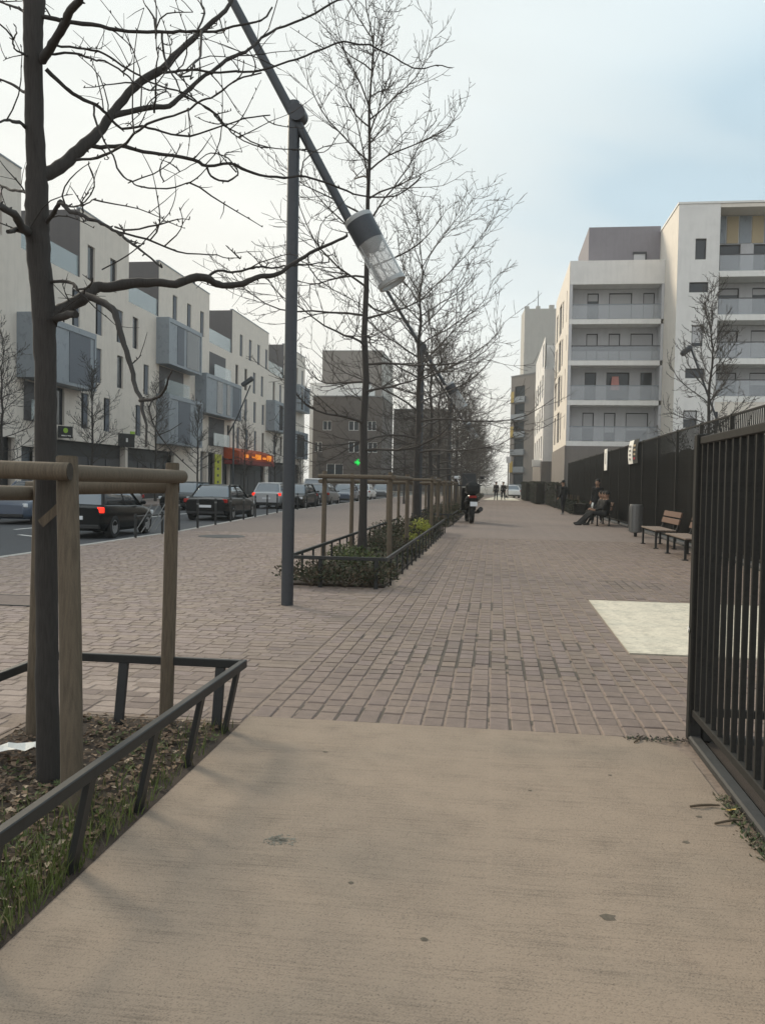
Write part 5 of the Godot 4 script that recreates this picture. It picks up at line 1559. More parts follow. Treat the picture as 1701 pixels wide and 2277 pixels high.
	var rt := copy(ya, "young_street_tree", "bare tree standing behind the tall fence before the white flats", Vector3(7.75, 0, -33.0), 1.1, 1.05)
	rt.remove_meta("group")
	# lamp on the far pavement and one behind the fence
	var fl := thing("far_street_lamp", "slim lamp with tilted arm on the far side of the road, by the awning", "street lamp", Vector3(-17.9, 0, -57))
	var lb := B.new()
	lb.lathe([Vector2(0.075, 0), Vector2(0.06, 5.4), Vector2(0, 5.42)], 10)
	part("pole", lb, M["lamp_metal"], fl)
	var la := B.new()
	la.tube([Vector3(-0.35, 4.7, 0), Vector3(0.25, 5.8, 0), Vector3(1.15, 8.0, 0)], [0.05, 0.05, 0.045], 8)
	part("arm", la, M["lamp_metal"], fl)
	var lh := B.new()
	lh.bev(Vector3(0.95, 8.25, 0), Vector3(0.95, 0.28, 0.4), 0.06, Basis(Vector3(0, 0, 1), 0.6))
	part("lamp_head", lh, M["lamp_metal"], fl)
	var rl := thing("far_street_lamp", "slim lamp with a slanting arm behind the tall fence", "street lamp", Vector3(8.75, 0, -36))
	var r1 := B.new()
	r1.tube([Vector3(0, 0, 0), Vector3(0, 4.6, 0)], [0.06, 0.05], 10)
	part("pole", r1, M["lamp_metal"], rl)
	var r2 := B.new()
	r2.tube([Vector3(0.35, 3.4, 0), Vector3(-1.05, 7.1, 0)], [0.045, 0.045], 8)
	part("arm", r2, M["lamp_metal"], rl)
	var r3 := B.new()
	r3.bev(Vector3(-1.25, 7.05, 0), Vector3(0.5, 0.22, 0.3), 0.05, Basis(Vector3(0, 0, 1), 0.7))
	part("lamp_head", r3, M["lamp_metal"], rl)
	# shop signs and awning
	var s1 := thing("shop_sign", "black square shop sign with a round green mark beside the big trunk", "sign", Vector3(-24.7, 3.45, -46.6))
	s1.scale = Vector3.ONE * 0.62
	s1.position.y += 0.3
	var a := B.new()
	a.bev(Vector3.ZERO + Vector3(0.1, 0.55, 0), Vector3(0.12, 1.1, 1.5), 0.02, Basis(Vector3.UP, -0.5))
	part("panel", a, M["black"], s1)
	var gm := B.new()
	gm.lathe([Vector2(0, 0.02), Vector2(0.24, 0.02), Vector2(0.24, -0.02)], 16, Transform3D(Basis(Vector3.UP, -0.5) * Basis(Vector3(0, 0, 1), -PI / 2), Vector3(0.17, 0.7, 0.1)))
	part("green_mark", gm, M["sign_green"], s1)
	var pl := B.new()
	pl.box(Vector3(0.175, 0.22, 0), Vector3(0.02, 0.1, 1.0), Basis(Vector3.UP, -0.5))
	part("white_line", pl, M["paint"], s1)
	var s2 := thing("shop_sign", "second dark shop sign with a green corner, at the end of the shop front", "sign", Vector3(-24.8, 3.3, -55.0))
	s2.scale = Vector3.ONE * 0.75
	s2.position.y += 0.3
	var a2 := B.new()
	a2.bev(Vector3(0.1, 0.6, 0), Vector3(0.12, 1.2, 1.9), 0.02, Basis(Vector3.UP, -0.4))
	part("panel", a2, M["black"], s2)
	var g2 := B.new()
	g2.bev(Vector3(0.3, 1.15, -0.85), Vector3(0.08, 0.6, 0.55), 0.02, Basis(Vector3.UP, -0.4))
	part("green_mark", g2, M["sign_green"], s2)
	var g3 := B.new()
	g3.box(Vector3(0.18, 0.62, 0.05), Vector3(0.02, 0.35, 0.2), Basis(Vector3.UP, -0.4))
	part("white_mark", g3, M["paint"], s2)
	# coloured goods in the shop window
	var goods := thing("window_display", "row of small pale and reddish goods in the dark shop window", "display", Vector3(-25.28, 1.6, -47.0))
	for k in 14:
		var q := B.new()
		q.box(Vector3(0, rng.randf_range(0, 0.5), -k * 0.6), Vector3(0.06, rng.randf_range(0.2, 0.5), 0.32))
		part("goods", q, [M["paint"], M["awning_red"], M["blind"], M["ochre"]][k % 4], goods)
	var aw := thing("awning", "orange shop awning glowing yellow along its edge", "awning", Vector3(-25, 3.3, -76.6))
	var ab := B.new()
	ab.hexa([Vector3(0.02, 0.2, 0), Vector3(1.5, 0.1, 0), Vector3(1.5, 0.1, -12.4), Vector3(0.02, 0.2, -12.4), Vector3(0.02, 1.3, 0), Vector3(1.5, 0.85, 0), Vector3(1.5, 0.85, -12.4), Vector3(0.02, 1.3, -12.4)])
	part("cloth", ab, M["awning"], aw)
	for k in 5:
		var q := B.new()
		q.bev(Vector3(1.54, [0.5, 0.45, 0.52, 0.44, 0.5][k], [-2.2, -4.6, -6.3, -8.6, -10.4][k]), Vector3(0.06, [0.3, 0.16, 0.5, 0.2, 0.55][k], [1.3, 0.9, 1.8, 1.2, 1.6][k]), 0.02)
		part("lit_lettering_panel", q, M["orange_lit"], aw)
	var ar := B.new()
	ar.span(Vector3(0.05, -0.3, -12.4), Vector3(1.56, 0.09, 0))
	part("valance", ar, M["awning_red"], aw)
	var po := thing("poster", "yellow-green upright poster with dark marks beside the doorway", "poster", Vector3(-24.96, 0.6, -74.0))
	var pb := B.new()
	pb.span(Vector3(0, 0, -1.75), Vector3(0.06, 3.2, 0))
	part("panel", pb, M["poster"], po)
	for k in 4:
		var q := B.new()
		q.box(Vector3(0.065, 0.7 + k * 0.6, -0.8), Vector3(0.012, 0.22, 0.5))
		part("dark_mark", q, M["frame_dark"], po)
	var gc := thing("green_cross_sign", "glowing green pharmacy cross beside the second tree's trunk", "sign", Vector3(-16.2, 3.4, -100))
	var gp := B.new()
	gp.rod(Vector3(-1.1, 0.45, -0.06), Vector3(0, 0.45, -0.06), 0.04, 6)
	part("bracket", gp, M["lamp_metal"], gc)
	var gx := B.new()
	gx.box(Vector3(0, 0.45, 0), Vector3(0.8, 0.27, 0.14)); gx.box(Vector3(0, 0.72, 0), Vector3(0.27, 0.27, 0.14)); gx.box(Vector3(0, 0.18, 0), Vector3(0.27, 0.27, 0.14))
	part("cross", gx, M["green_lit"], gc)
	var gl := OmniLight3D.new()
	gl.name = "green_cross_glow"
	gl.light_color = Color(0.1, 0.9, 0.35)
	gl.light_energy = 0.3
	gl.omni_range = 8.0
	gl.light_size = 0.4
	gl.shadow_enabled = true
	gl.position = Vector3(0, 0.45, 0.35)
	gc.add_child(gl)

func strips() -> void:
	# ---- foreground bed ----
	low_rail("low dark metal rail round the foreground planting bed", [Vector3(-1.5, 0, 1.0), Vector3(-1.5, 0, -5.02), Vector3(-2.72, 0, -5.02), Vector3(-2.72, 0, 1.0)], 0.62, 0.38, 0.32)
	var t := thing("tree_guard", "weathered timber stakes and rails round the big foreground tree", "tree guard", Vector3(0, 0, 0))
	for q in [[Vector3(-1.87, -0.1, -3.62), Vector3(-1.99, 1.60, -3.78), 0.05], [Vector3(-1.98, -0.1, -5.0), Vector3(-1.97, 1.60, -5.05), 0.042], [Vector3(-2.63, -0.1, -4.62), Vector3(-2.6, 1.5, -4.65), 0.048], [Vector3(-2.75, -0.1, -3.5), Vector3(-2.78, 1.6, -3.55), 0.048]]:
		var b := B.new()
		b.tube([q[0], q[0].lerp(q[1], 0.5) + Vector3(0.004, 0, 0), q[1] - Vector3(0, 0.008, 0), q[1]], [q[2], q[2], q[2] * 0.98, q[2] * 0.85], 18)
		part("post", b, M["stake"], t)
	for q in [[Vector3(-1.93, 1.525, -3.69), Vector3(-3.1, 1.54, -3.52), 0.042], [Vector3(-2.0, 1.52, -3.74), Vector3(-1.93, 1.515, -5.1), 0.041], [Vector3(-1.94, 1.455, -5.08), Vector3(-2.75, 1.43, -4.74), 0.042], [Vector3(-2.66, 1.40, -4.85), Vector3(-2.86, 1.42, -3.4), 0.042]]:
		var b := B.new()
		b.tube([q[0], q[1]], [q[2], q[2]], 18, false)
		var rl := part("rail", b, M["stake"], t)
		var e := B.new()
		var d: Vector3 = (q[1] - q[0]).normalized()
		e.tube([q[0] - d * 0.003, q[0] + d * 0.006], [q[2] * 0.96, q[2] * 1.004], 18)
		e.tube([q[1] + d * 0.003, q[1] - d * 0.006], [q[2] * 0.96, q[2] * 1.004], 18)
		part("cut_end", e, M["stake_end"], rl)
	var st := B.new()
	st.box(Vector3(-2.09, 1.33, -3.84), Vector3(0.17, 0.04, 0.006), Basis(Vector3(0, 0, 1), 0.72))
	part("tie_strap", st, M["stake"], t)
	# fallen leaves, grass and weeds of the bed
	var r := RandomNumberGenerator.new()
	r.seed = 91
	var lv := B.new()
	for i in 5200:
		var p := Vector3(r.randf_range(-2.76, -1.6), 0.0, -5.05 + 4.4 * r.randf())
		var y := -0.004 + r.randf() * 0.03
		var a := r.randf() * TAU
		var d := Vector3(cos(a), r.randf_range(-0.25, 0.4), sin(a)).normalized() * r.randf_range(0.018, 0.05)
		var k := r.randf_range(0.4, 1.25)
		lv.col = Color(0.17 * k, 0.115 * k, 0.075 * k) if r.randf() < 0.86 else Color(0.33 * k, 0.26 * k, 0.19 * k)
		lv.leaf(p + Vector3(0, y, 0), d, Vector3.UP.cross(d).normalized() * d.length() * 0.32 + Vector3(0, r.randf_range(-0.006, 0.006), 0), 0.4)
	var ln := part("fallen_leaves", lv, M["tinted"])
	tag(stuff(ln), "dry brown leaves littering the foreground bed", "leaves")
	var gs := B.new()
	for i in 5200:
		var z := -5.0 + 4.3 * r.randf()
		var x := -1.54 - absf(r.randfn()) * 0.22
		var dens := 0.14 + 0.86 * smoothstep(-4.2, -3.0, z)
		if r.randf() > dens or x < -2.7: continue
		if r.randf() < 0.12: x = r.randf_range(-2.6, -1.6)
		var h := r.randf_range(0.03, 0.11)
		var k := r.randf_range(0.6, 1.3)
		gs.col = Color(0.105 * k, 0.135 * k, 0.032 * k) if r.randf() < 0.8 else Color(0.2 * k, 0.18 * k, 0.09 * k)
		var a := r.randf() * TAU
		var s := Vector3(cos(a), 0, sin(a)) * 0.0028
		var ld := Vector3(r.randf_range(-1, 1), 0, r.randf_range(-1, 1)) * h * 0.6
		var p := Vector3(x, -0.006, z)
		gs.quad(p - s, p + s, p + s * 0.7 + ld * 0.4 + Vector3(0, h * 0.6, 0), p - s * 0.7 + ld * 0.4 + Vector3(0, h * 0.6, 0))
		gs.tri(p - s * 0.7 + ld * 0.4 + Vector3(0, h * 0.6, 0), p + s * 0.7 + ld * 0.4 + Vector3(0, h * 0.6, 0), p + ld + Vector3(0, h, 0))
	for i in 420:   # small weeds: rosettes
		var p := Vector3(r.randf_range(-2.5, -1.58), 0.0, -5.0 + 4.0 * r.randf())
		for k in 5:
			var a := r.randf() * TAU
			var q := r.randf_range(0.7, 1.2)
			gs.col = Color(0.085 * q, 0.11 * q, 0.035 * q)
			var d := Vector3(cos(a), r.randf_range(0.2, 0.9), sin(a)).normalized() * r.randf_range(0.02, 0.05)
			gs.leaf(p, d, d.cross(Vector3.UP).normalized() * 0.008)
	tag(stuff(part("grass", gs, M["leafy"])), "patchy green grass and weeds along the foreground bed", "grass")

	# ---- strips with trees beyond ----
	low_rail("low dark metal rail round the second planting bed by the lamp post", [Vector3(-1.5, 0, -26.2), Vector3(-1.5, 0, -11.9), Vector3(-2.92, 0, -11.9), Vector3(-2.92, 0, -26.2)], 0.8, 0.42)
	for i in 4:
		var z := -30.2 - i * 21.4
		low_rail("low dark rail of the %s planting bed along the path" % ["third", "fourth", "fifth", "sixth"][i], [Vector3(-1.5, 0, z - 16.6), Vector3(-1.5, 0, z), Vector3(-2.92, 0, z), Vector3(-2.92, 0, z - 16.6)], 1.2 + i * 0.8, 0.42)
	var ord := ["second", "third", "fourth", "fifth", "sixth", "seventh", "eighth", "ninth", "tenth", "eleventh", "twelfth", "thirteenth", "fourteenth", "fifteenth", "sixteenth", "seventeenth", "eighteenth", "nineteenth", "twentieth"]
	var kinds := []
	kinds.append(bare_tree("strip_tree", "second bare tree of the planting strip, right of the lamp post", "tree", "bare trees along the planting strip", 7, 10.6, 0.085, 34, 3.8, 0.0, 0.2, 0.004))
	kinds[0].position = Vector3(-2.62, 0, -16.9)
	kinds.append(bare_tree("strip_tree", "third bare tree of the planting strip, beside the second lamp", "tree", "bare trees along the planting strip", 18, 8.2, 0.105, 28, 5.2, 0.12, 0.28, 0.005))
	kinds[1].position = Vector3(-2.25, 0, -24.6)
	kinds.append(bare_tree("strip_tree", "fourth bare tree of the planting strip, past the second lamp", "tree", "bare trees along the planting strip", 29, 7.2, 0.09, 28, 4.2, 0.2, 0.24, 0.0055))
	kinds[2].position = Vector3(-2.4, 0, -31.5)
	kinds.append(bare_tree("strip_tree", "fifth bare tree of the planting strip counted from the camera", "tree", "bare trees along the planting strip", 40, 6.9, 0.09, 28, 3.9, 0.2, 0.22, 0.006))
	kinds[3].position = Vector3(-2.5, 0, -37.5)
	for i in 15:
		copy(kinds[2 + i % 2], "strip_tree", "%s bare tree of the planting strip counted from the camera" % ord[i + 4], Vector3(-2.45 + 0.12 * sin(i * 2.0), 0, -44.0 - i * 6.2), i * 1.9, 0.98 - 0.025 * (i % 3))
	for i in 9:   # second row, nearer the road
		copy(kinds[2 + i % 2], "kerb_tree", "%s bare tree of the far row between strip and road" % ord[i], Vector3(-6.6 + 0.3 * sin(i * 1.3), 0, -62.0 - i * 9.0), i * 2.3 + 1, 0.82).set_meta("group", "bare trees of the far row")
	# timber guards
	stake_guard("timber guard round the second strip tree", Vector3(-2.45, 0, -16.6), 0.6, 1.5, 1.66, 0.045)
	stake_guard("timber guard round the third strip tree", Vector3(-2.3, 0, -24.4), 0.6, 1.3, 1.66, 0.045)
	stake_guard("timber guard round the fourth strip tree", Vector3(-2.35, 0, -31.6), 0.55, 1.2, 1.62, 0.045)
	stake_guard("timber guard round the fifth strip tree", Vector3(-2.4, 0, -37.6), 0.55, 1.2, 1.62, 0.045)
	stake_guard("timber guard round the sixth strip tree", Vector3(-2.4, 0, -44.0), 0.55, 1.2, 1.62, 0.045)
	# lamps
	tilted_lamp("tall tilted-arm lamp standing alone before the second planting bed", Vector3(-2.47, 0, -10.08), 5.95, 1.065, "tilted-arm lamps along the strip")
	tilted_lamp("second tilted-arm lamp, between the third and fourth strip trees", Vector3(-2.42, 0, -27.4), 5.95, 1.0, "tilted-arm lamps along the strip")
	tilted_lamp("third tilted-arm lamp, far along the strip among branches", Vector3(-2.42, 0, -45.0), 5.95, 1.0, "tilted-arm lamps along the strip")
	# planting in the strips
	var dk := [Color(0.045, 0.05, 0.025), Color(0.06, 0.05, 0.03), Color(0.075, 0.055, 0.035), Color(0.035, 0.045, 0.022)]
	var gr := [Color(0.06, 0.085, 0.025), Color(0.085, 0.1, 0.03), Color(0.05, 0.06, 0.025)]
	var yl := [Color(0.33, 0.34, 0.05), Color(0.26, 0.3, 0.05), Color(0.4, 0.38, 0.08)]
	var grp := "dark shrubs filling the planting beds"
	var sa := shrub("dark_shrub", "dark spreading shrub spilling over the lamp-side corner of the second bed", grp, 3, Vector3(0.55, 0.2, 0.42), 800, 0.05, dk)
	sa.position = Vector3(-2.6, 0, -12.05)
	var sb := shrub("dark_shrub", "dark low shrub in the middle of the second bed's near end", grp, 4, Vector3(0.6, 0.19, 0.4), 750, 0.05, dk)
	sb.position = Vector3(-2.1, 0, -12.0)
	copy(sa, "dark_shrub", "dark shrub at the path-side near corner of the second bed", Vector3(-1.72, 0, -12.2), 2.0, 0.95)
	var sc := shrub("green_shrub", "small green shrub at the foot of the second strip tree", "green shrubs in the beds", 5, Vector3(0.4, 0.2, 0.5), 700, 0.055, gr)
	sc.position = Vector3(-2.3, 0, -14.2)
	copy(sc, "green_shrub", "green shrub left of the second strip tree", Vector3(-2.7, 0, -15.6), 1.0, 0.9)
	var sy := shrub("yellow_shrub", "yellow-green shrub at the far path side of the second bed", "yellow shrubs", 6, Vector3(0.3, 0.26, 0.42), 700, 0.055, yl)
	sy.position = Vector3(-1.95, 0.05, -22.6)
	copy(sy, "yellow_shrub", "smaller yellow-green shrub nearer along the rail of the second bed", Vector3(-2.0, 0.0, -20.2), 2.0, 0.62)
	var pl := ["behind the second strip tree", "between the guards of the second bed", "beside the yellow shrubs", "near the far end of the second bed", "at the far corner of the second bed", "along the path rail, halfway down the second bed"]
	var pp := [Vector3(-2.4, 0, -18.2), Vector3(-2.5, 0, -19.8), Vector3(-2.6, 0, -22.4), Vector3(-2.2, 0, -24.2), Vector3(-2.0, 0, -25.7), Vector3(-1.85, 0, -17.4)]
	for i in 6: copy([sb, sa][i % 2], "dark_shrub", "dark shrub " + pl[i], pp[i], i * 1.3, [1.15, 1.2, 1.4, 1.5, 1.5, 0.9][i])
	for i in 20:
		copy([sa, sb][i % 2], "dark_shrub", "dark shrub of the farther beds, %s along the path rail" % (ord[i - 1] if i > 0 else "first"), Vector3(-2.1 + 0.25 * sin(i * 3.1), 0, -30.8 - i * 3.6), i * 0.9, 1.5 + 0.3 * sin(i))
	var gc := B.new()
	for i in 5200:
		var p := Vector3(r.randf_range(-2.92, -1.56), 0.0, -12.15 - 14.0 * r.randf())
		var k := r.randf_range(0.6, 1.3)
		var c: Color = (dk + gr)[r.randi() % 7]
		gc.col = c * k
		var a := r.randf() * TAU
		var d := Vector3(cos(a), r.randf_range(0.1, 1.4), sin(a)).normalized() * r.randf_range(0.04, 0.1)
		gc.leaf(p + Vector3(0, 0.02 + r.randf() * 0.1, 0), d, d.cross(Vector3.UP).normalized() * d.length() * 0.3)
	tag(stuff(part("ground_cover", gc, M["leafy"])), "low leafy ground cover of the second planting bed", "ground cover")

func small_things() -> void:
	bench("wooden bench beside the tall fence, nearer the corner post", Vector3(4.15, 0, -19.3))
	bench("wooden bench beside the tall fence, nearer the grey bin", Vector3(4.15, 0, -22.6))
	bench("dark bench with seated people farther along the fence", Vector3(4.1, 0, -34.4))
	var bn := thing("litter_bin", "grey cylindrical litter bin beyond the wooden benches", "litter bin", Vector3(4.25, 0, -26.8))
	var b := B.new()
	b.lathe([Vector2(0.14, 0.12), Vector2(0.19, 0.14), Vector2(0.195, 0.95), Vector2(0.185, 0.98), Vector2(0.16, 0.98), Vector2(0.16, 0.9)], 20)
	part("drum", b, M["bin"], bn)
	var bt := B.new()
	bt.lathe([Vector2(0.05, 0), Vector2(0.05, 0.13), Vector2(0.14, 0.13)], 12)
	part("foot", bt, M["rail"], bn)
	for k in 10:
		var s := B.new()
		var a := TAU * k / 10
		s.bev(Vector3(cos(a) * 0.2, 0.54, sin(a) * 0.2), Vector3(0.012, 0.74, 0.07), 0.003, Basis(Vector3.UP, -a))
		part("slat", s, M["bin"], bn)
	# people
	var dk := Color(0.016, 0.016, 0.016)
	var st := person("person in dark clothes and pale shoes standing by the fence", Vector3(3.55, 0, -46.0), 0.7, "stand", dk, Color(0.022, 0.022, 0.024))
	var p1 := person("person in dark clothes sitting with legs stretched out, nearer the camera", Vector3(4.12, 0, -33.9), PI * 0.5, "sit", dk, Color(0.02, 0.02, 0.022))
	copy(p1, "person", "person in dark clothes sitting farther along the dark bench", Vector3(4.12, 0, -34.9), PI * 0.5 + 0.2)
	copy(p1, "person", "person in dark clothes sitting nearest the litter bin", Vector3(4.12, 0, -33.1), PI * 0.5 - 0.25)
	copy(st, "person", "person in dark clothes standing close to the seated ones", Vector3(4.2, 0, -36.4), 2.8)
	copy(st, "person", "distant pedestrian in dark clothes, left one on the pale path", Vector3(0.05, 0, -82.0), 0.1)
	copy(st, "person", "distant pedestrian in dark clothes, right one on the pale path", Vector3(0.75, 0, -84.5), 3.0)
	var np := thing("folded_paper", "folded white paper held by the seated person", "paper", Vector3(3.74, 0.73, -33.95))
	var pb := B.new()
	pb.hexa([Vector3(-0.05, -0.06, 0.1), Vector3(0.0, -0.07, 0.1), Vector3(0.05, 0.02, -0.12), Vector3(-0.02, 0.03, -0.12), Vector3(-0.06, 0.02, 0.11), Vector3(-0.01, 0.01, 0.11), Vector3(0.06, 0.14, -0.13), Vector3(-0.01, 0.15, -0.13)])
	part("sheet", pb, M["paper"], np)
	# scooter parked at the end of the second bed, seen from behind
	var sc := thing("motor_scooter", "dark motor scooter with white number plate parked beside the strip", "scooter", Vector3(-0.9, 0, -33.0), 0.12)
	sc.scale = Vector3.ONE * 1.35
	for z in [0.0, -1.3]:
		var w := B.new()
		w.lathe([Vector2(0.14, -0.06), Vector2(0.25, -0.065), Vector2(0.275, -0.03), Vector2(0.275, 0.03), Vector2(0.25, 0.065), Vector2(0.14, 0.06), Vector2(0.14, -0.06)], 20, Transform3D(Basis(Vector3(0, 1, 0), Vector3(1, 0, 0), Vector3(0, 0, -1)), Vector3(0, 0.275, z)))
		part("wheel", w, M["rubber"], sc)
	var bo := B.new()
	var rg := []
	for s in [[0.28, 0.06, 0.62, 0.80], [0.2, 0.16, 0.5, 0.86], [-0.15, 0.2, 0.42, 0.84], [-0.55, 0.17, 0.32, 0.78], [-0.75, 0.1, 0.3, 0.5]]:
		var ring := []
		for k in 10:
			var a := TAU * k / 10
			ring.append(Vector3(cos(a) * s[1], lerpf(s[2], s[3], 0.5 + 0.5 * sin(a)), s[0]))
		rg.append(ring)
	rg.reverse()
	for q in rg: q.reverse()
	bo.loft(rg)
	part("tail_body", bo, M["car_black"], sc)
	var fa := B.new()
	fa.hexa([Vector3(-0.22, 0.35, -0.95), Vector3(0.22, 0.35, -0.95), Vector3(0.14, 0.35, -1.12), Vector3(-0.14, 0.35, -1.12), Vector3(-0.2, 1.02, -0.9), Vector3(0.2, 1.02, -0.9), Vector3(0.12, 1.0, -1.05), Vector3(-0.12, 1.0, -1.05)])
	fa.bev(Vector3(0, 0.3, -0.72), Vector3(0.3, 0.08, 0.5), 0.02)
	part("leg_shield", fa, M["car_black"], sc)
	var se := B.new()
	se.bev(Vector3(0, 0.88, -0.2), Vector3(0.3, 0.1, 0.72), 0.035)
	se.bev(Vector3(0, 1.0, 0.26), Vector3(0.4, 0.3, 0.34), 0.07)
	part("seat", se, M["rubber"], sc)
	var hb := B.new()
	hb.tube([Vector3(-0.36, 1.08, -0.86), Vector3(-0.12, 1.06, -0.94), Vector3(0.12, 1.06, -0.94), Vector3(0.36, 1.08, -0.86)], [0.02, 0.022, 0.022, 0.02], 8)
	hb.bev(Vector3(0, 1.24, -1.0), Vector3(0.42, 0.42, 0.03), 0.012, Basis(Vector3(1, 0, 0), -0.35))
	part("handlebar", hb, M["black"], sc)
	for s in [-1, 1]:
		var mi := B.new()
		mi.rod(Vector3(s * 0.28, 1.08, -0.9), Vector3(s * 0.36, 1.28, -0.9), 0.008, 6)
		mi.bev(Vector3(s * 0.38, 1.31, -0.9), Vector3(0.13, 0.08, 0.03), 0.012)
		part("mirror", mi, M["headlight"] if s < 0 else M["black"], sc)
	var tl := B.new()
	tl.bev(Vector3(0, 0.76, 0.29), Vector3(0.22, 0.07, 0.05), 0.015)
	part("tail_light", tl, M["red_lens"], sc)
	var np2 := B.new()
	np2.bev(Vector3(0.03, 0.56, 0.33), Vector3(0.2, 0.13, 0.012), 0.003, Basis(Vector3(1, 0, 0), -0.3))
	part("number_plate", np2, M["headlight"], sc)
	var ex := B.new()
	ex.tube([Vector3(0.16, 0.3, -0.35), Vector3(0.2, 0.34, -0.1), Vector3(0.24, 0.42, 0.26)], [0.03, 0.06, 0.065], 10)
	ex.bev(Vector3(0, 0.42, 0.22), Vector3(0.18, 0.3, 0.05), 0.02, Basis(Vector3(1, 0, 0), 0.35))
	part("exhaust", ex, M["black"], sc)
	# cloth draped over the tall fence, small notice farther off
	var dr := thing("draped_banner", "white printed cloth draped over the tall fence, dark half beside it", "banner", Vector3(4.86, 3.1, -31.0))
	for h in 2:
		var q := B.new()
		var n := 7
		for k in n:
			var prof := func(j: int) -> Vector3:
				var f := float(j) / n
				return Vector3(-0.02 - 0.06 * sin(f * 2.6), 0.08 - 0.12 * f * f - 0.72 * f, 0)
			var a: Vector3 = prof.call(k)
			var c: Vector3 = prof.call(k + 1)
			var z0 := -1.3 if h == 0 else -0.3
			var z1 := -0.32 if h == 0 else 0.75
			var o := Vector3(0.012, 0.008, 0)
			q.hexa([Vector3(c.x, c.y, z1), Vector3(c.x + o.x, c.y, z1), Vector3(c.x + o.x, c.y, z0), Vector3(c.x, c.y, z0), Vector3(a.x, a.y, z1), Vector3(a.x + o.x, a.y, z1), Vector3(a.x + o.x, a.y, z0), Vector3(a.x, a.y, z0)])
		var cl := part("cloth", q, M["paper"] if h == 0 else M["dark_cloth"], dr)
		for k in 4:
			var d := B.new()
			d.box(Vector3(-0.09, -0.14 - k * 0.15, -0.8 if h == 0 else 0.2), Vector3(0.01, 0.07, 0.45 - 0.05 * k), Basis(Vector3(0, 0, 1), 0.1))
			part("print", d, M["print_grey"] if h == 0 else (M["red_cloth"] if k == 3 else M["ochre"]), cl)
	var no := thing("notice", "small white upright notice on the far stretch of fence", "sign", Vector3(4.82, 2.3, -39.0))
	var nb := B.new()
	nb.bev(Vector3(0, 0.4, 0), Vector3(0.02, 0.95, 0.95), 0.005)
	part("board", nb, M["paper"], no)
	var n2 := B.new()
	n2.box(Vector3(-0.012, 0.45, 0), Vector3(0.006, 0.5, 0.2))
	part("print", n2, M["print_grey"], no)
	var pc := thing("hanging_cloth", "pinkish cloth hanging in front of a dark loggia window", "cloth", Vector3(8.05, 8.2, -61.2))
	var pcb := B.new()
	for k in 4: pcb.hexa([Vector3(-0.3 + k * 0.15, 0, 0.03 * sin(k * 2.0)), Vector3(-0.15 + k * 0.15, 0.05, 0.03 * sin(k * 2.0 + 2.0)), Vector3(-0.15 + k * 0.15, 0.05, -0.02 + 0.03 * sin(k * 2.0 + 2.0)), Vector3(-0.3 + k * 0.15, 0, -0.02 + 0.03 * sin(k * 2.0)), Vector3(-0.22 + k * 0.11, 0.95, 0.02), Vector3(-0.11 + k * 0.11, 0.97, 0.02), Vector3(-0.11 + k * 0.11, 0.97, 0), Vector3(-0.22 + k * 0.11, 0.95, 0)])
	part("cloth", pcb, M["pink_cloth"], pc)
	# hedges along the far right of the path
	var hg := B.new()
	var r := RandomNumberGenerator.new()
	r.seed = 77
	var dg := [Color(0.03, 0.035, 0.02), Color(0.045, 0.04, 0.026), Color(0.022, 0.026, 0.016)]
	for i in 4:
		var t := thing("hedge", ["dark hedge at the foot of the tall fence's far end", "dark hedge before the loggia flats' base wall", "dark hedge narrowing the path beyond the standing person", "dark hedge beside the far pale path"][i], "hedge", [Vector3(4.4, 0, -51), Vector3(4.3, 0, -63), Vector3(3.5, 0, -74), Vector3(3.1, 0, -86)][i], 0.0)
		var sm := B.new()
		for k in 12: sm.rod(Vector3(0, 0, 4.5 - k * 0.8), Vector3(0.1 * sin(k), 1.0, 4.5 - k * 0.8), 0.02, 5)
		part("stems", sm, M["twig"], t)
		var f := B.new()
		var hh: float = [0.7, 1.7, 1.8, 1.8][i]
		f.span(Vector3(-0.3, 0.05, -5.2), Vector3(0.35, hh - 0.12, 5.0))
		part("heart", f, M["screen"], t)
		var lf := B.new()
		for k in 2600:
			var p := Vector3(r.randf_range(-0.5, 0.45), r.randf_range(0.05, hh), r.randf_range(-5.4, 5.2))
			if r.randf() < 0.6: p.x = -0.42 + r.randf() * 0.16
			elif r.randf() < 0.6: p.y = hh - r.randf() * 0.18
			lf.col = dg[r.randi() % 3] * r.randf_range(0.6, 1.5)
			var d := Vector3(r.randf_range(-1, 0.4), r.randf_range(-0.3, 1), r.randf_range(-1, 1)).normalized() * r.randf_range(0.07, 0.16)
			lf.leaf(p, d, d.cross(Vector3(r.randf(), 1, 0.3)).normalized() * d.length() * 0.35)
		part("foliage", lf, M["leafy"], t)
	var fp := thing("signpost", "thin pinkish signpost at the far end of the path", "post", Vector3(1.35, 0, -96))
	var fb := B.new()
	fb.rod(Vector3.ZERO, Vector3(0, 4.6, 0), 0.07, 8)
	part("shaft", fb, M["taupe"], fp)
	var fh := B.new()
	fh.bev(Vector3(0, 4.3, 0.06), Vector3(0.5, 0.7, 0.04), 0.02)
	part("plate", fh, M["blind"], fp)
	var ws := thing("wall_sign", "small white box sign on the narrow flats' base", "sign", Vector3(4.0, 3.1, -76.2))
	var wb := B.new()
	wb.bev(Vector3(-0.35, 0.35, 0), Vector3(1.1, 0.62, 0.3), 0.03)
	part("box", wb, M["paint"], ws)
	# covers in the paving
	var mc := thing("manhole_cover", "dark round manhole cover in the paving left of the lamp post", "manhole cover", Vector3(-7.17, 0.004, -21.9))
	var ml := B.new()
	ml.lathe([Vector2(0.62, 0.0), Vector2(0.6, 0.006), Vector2(0.0, 0.007)], 28)
	part("plate", ml, M["rail"], mc)
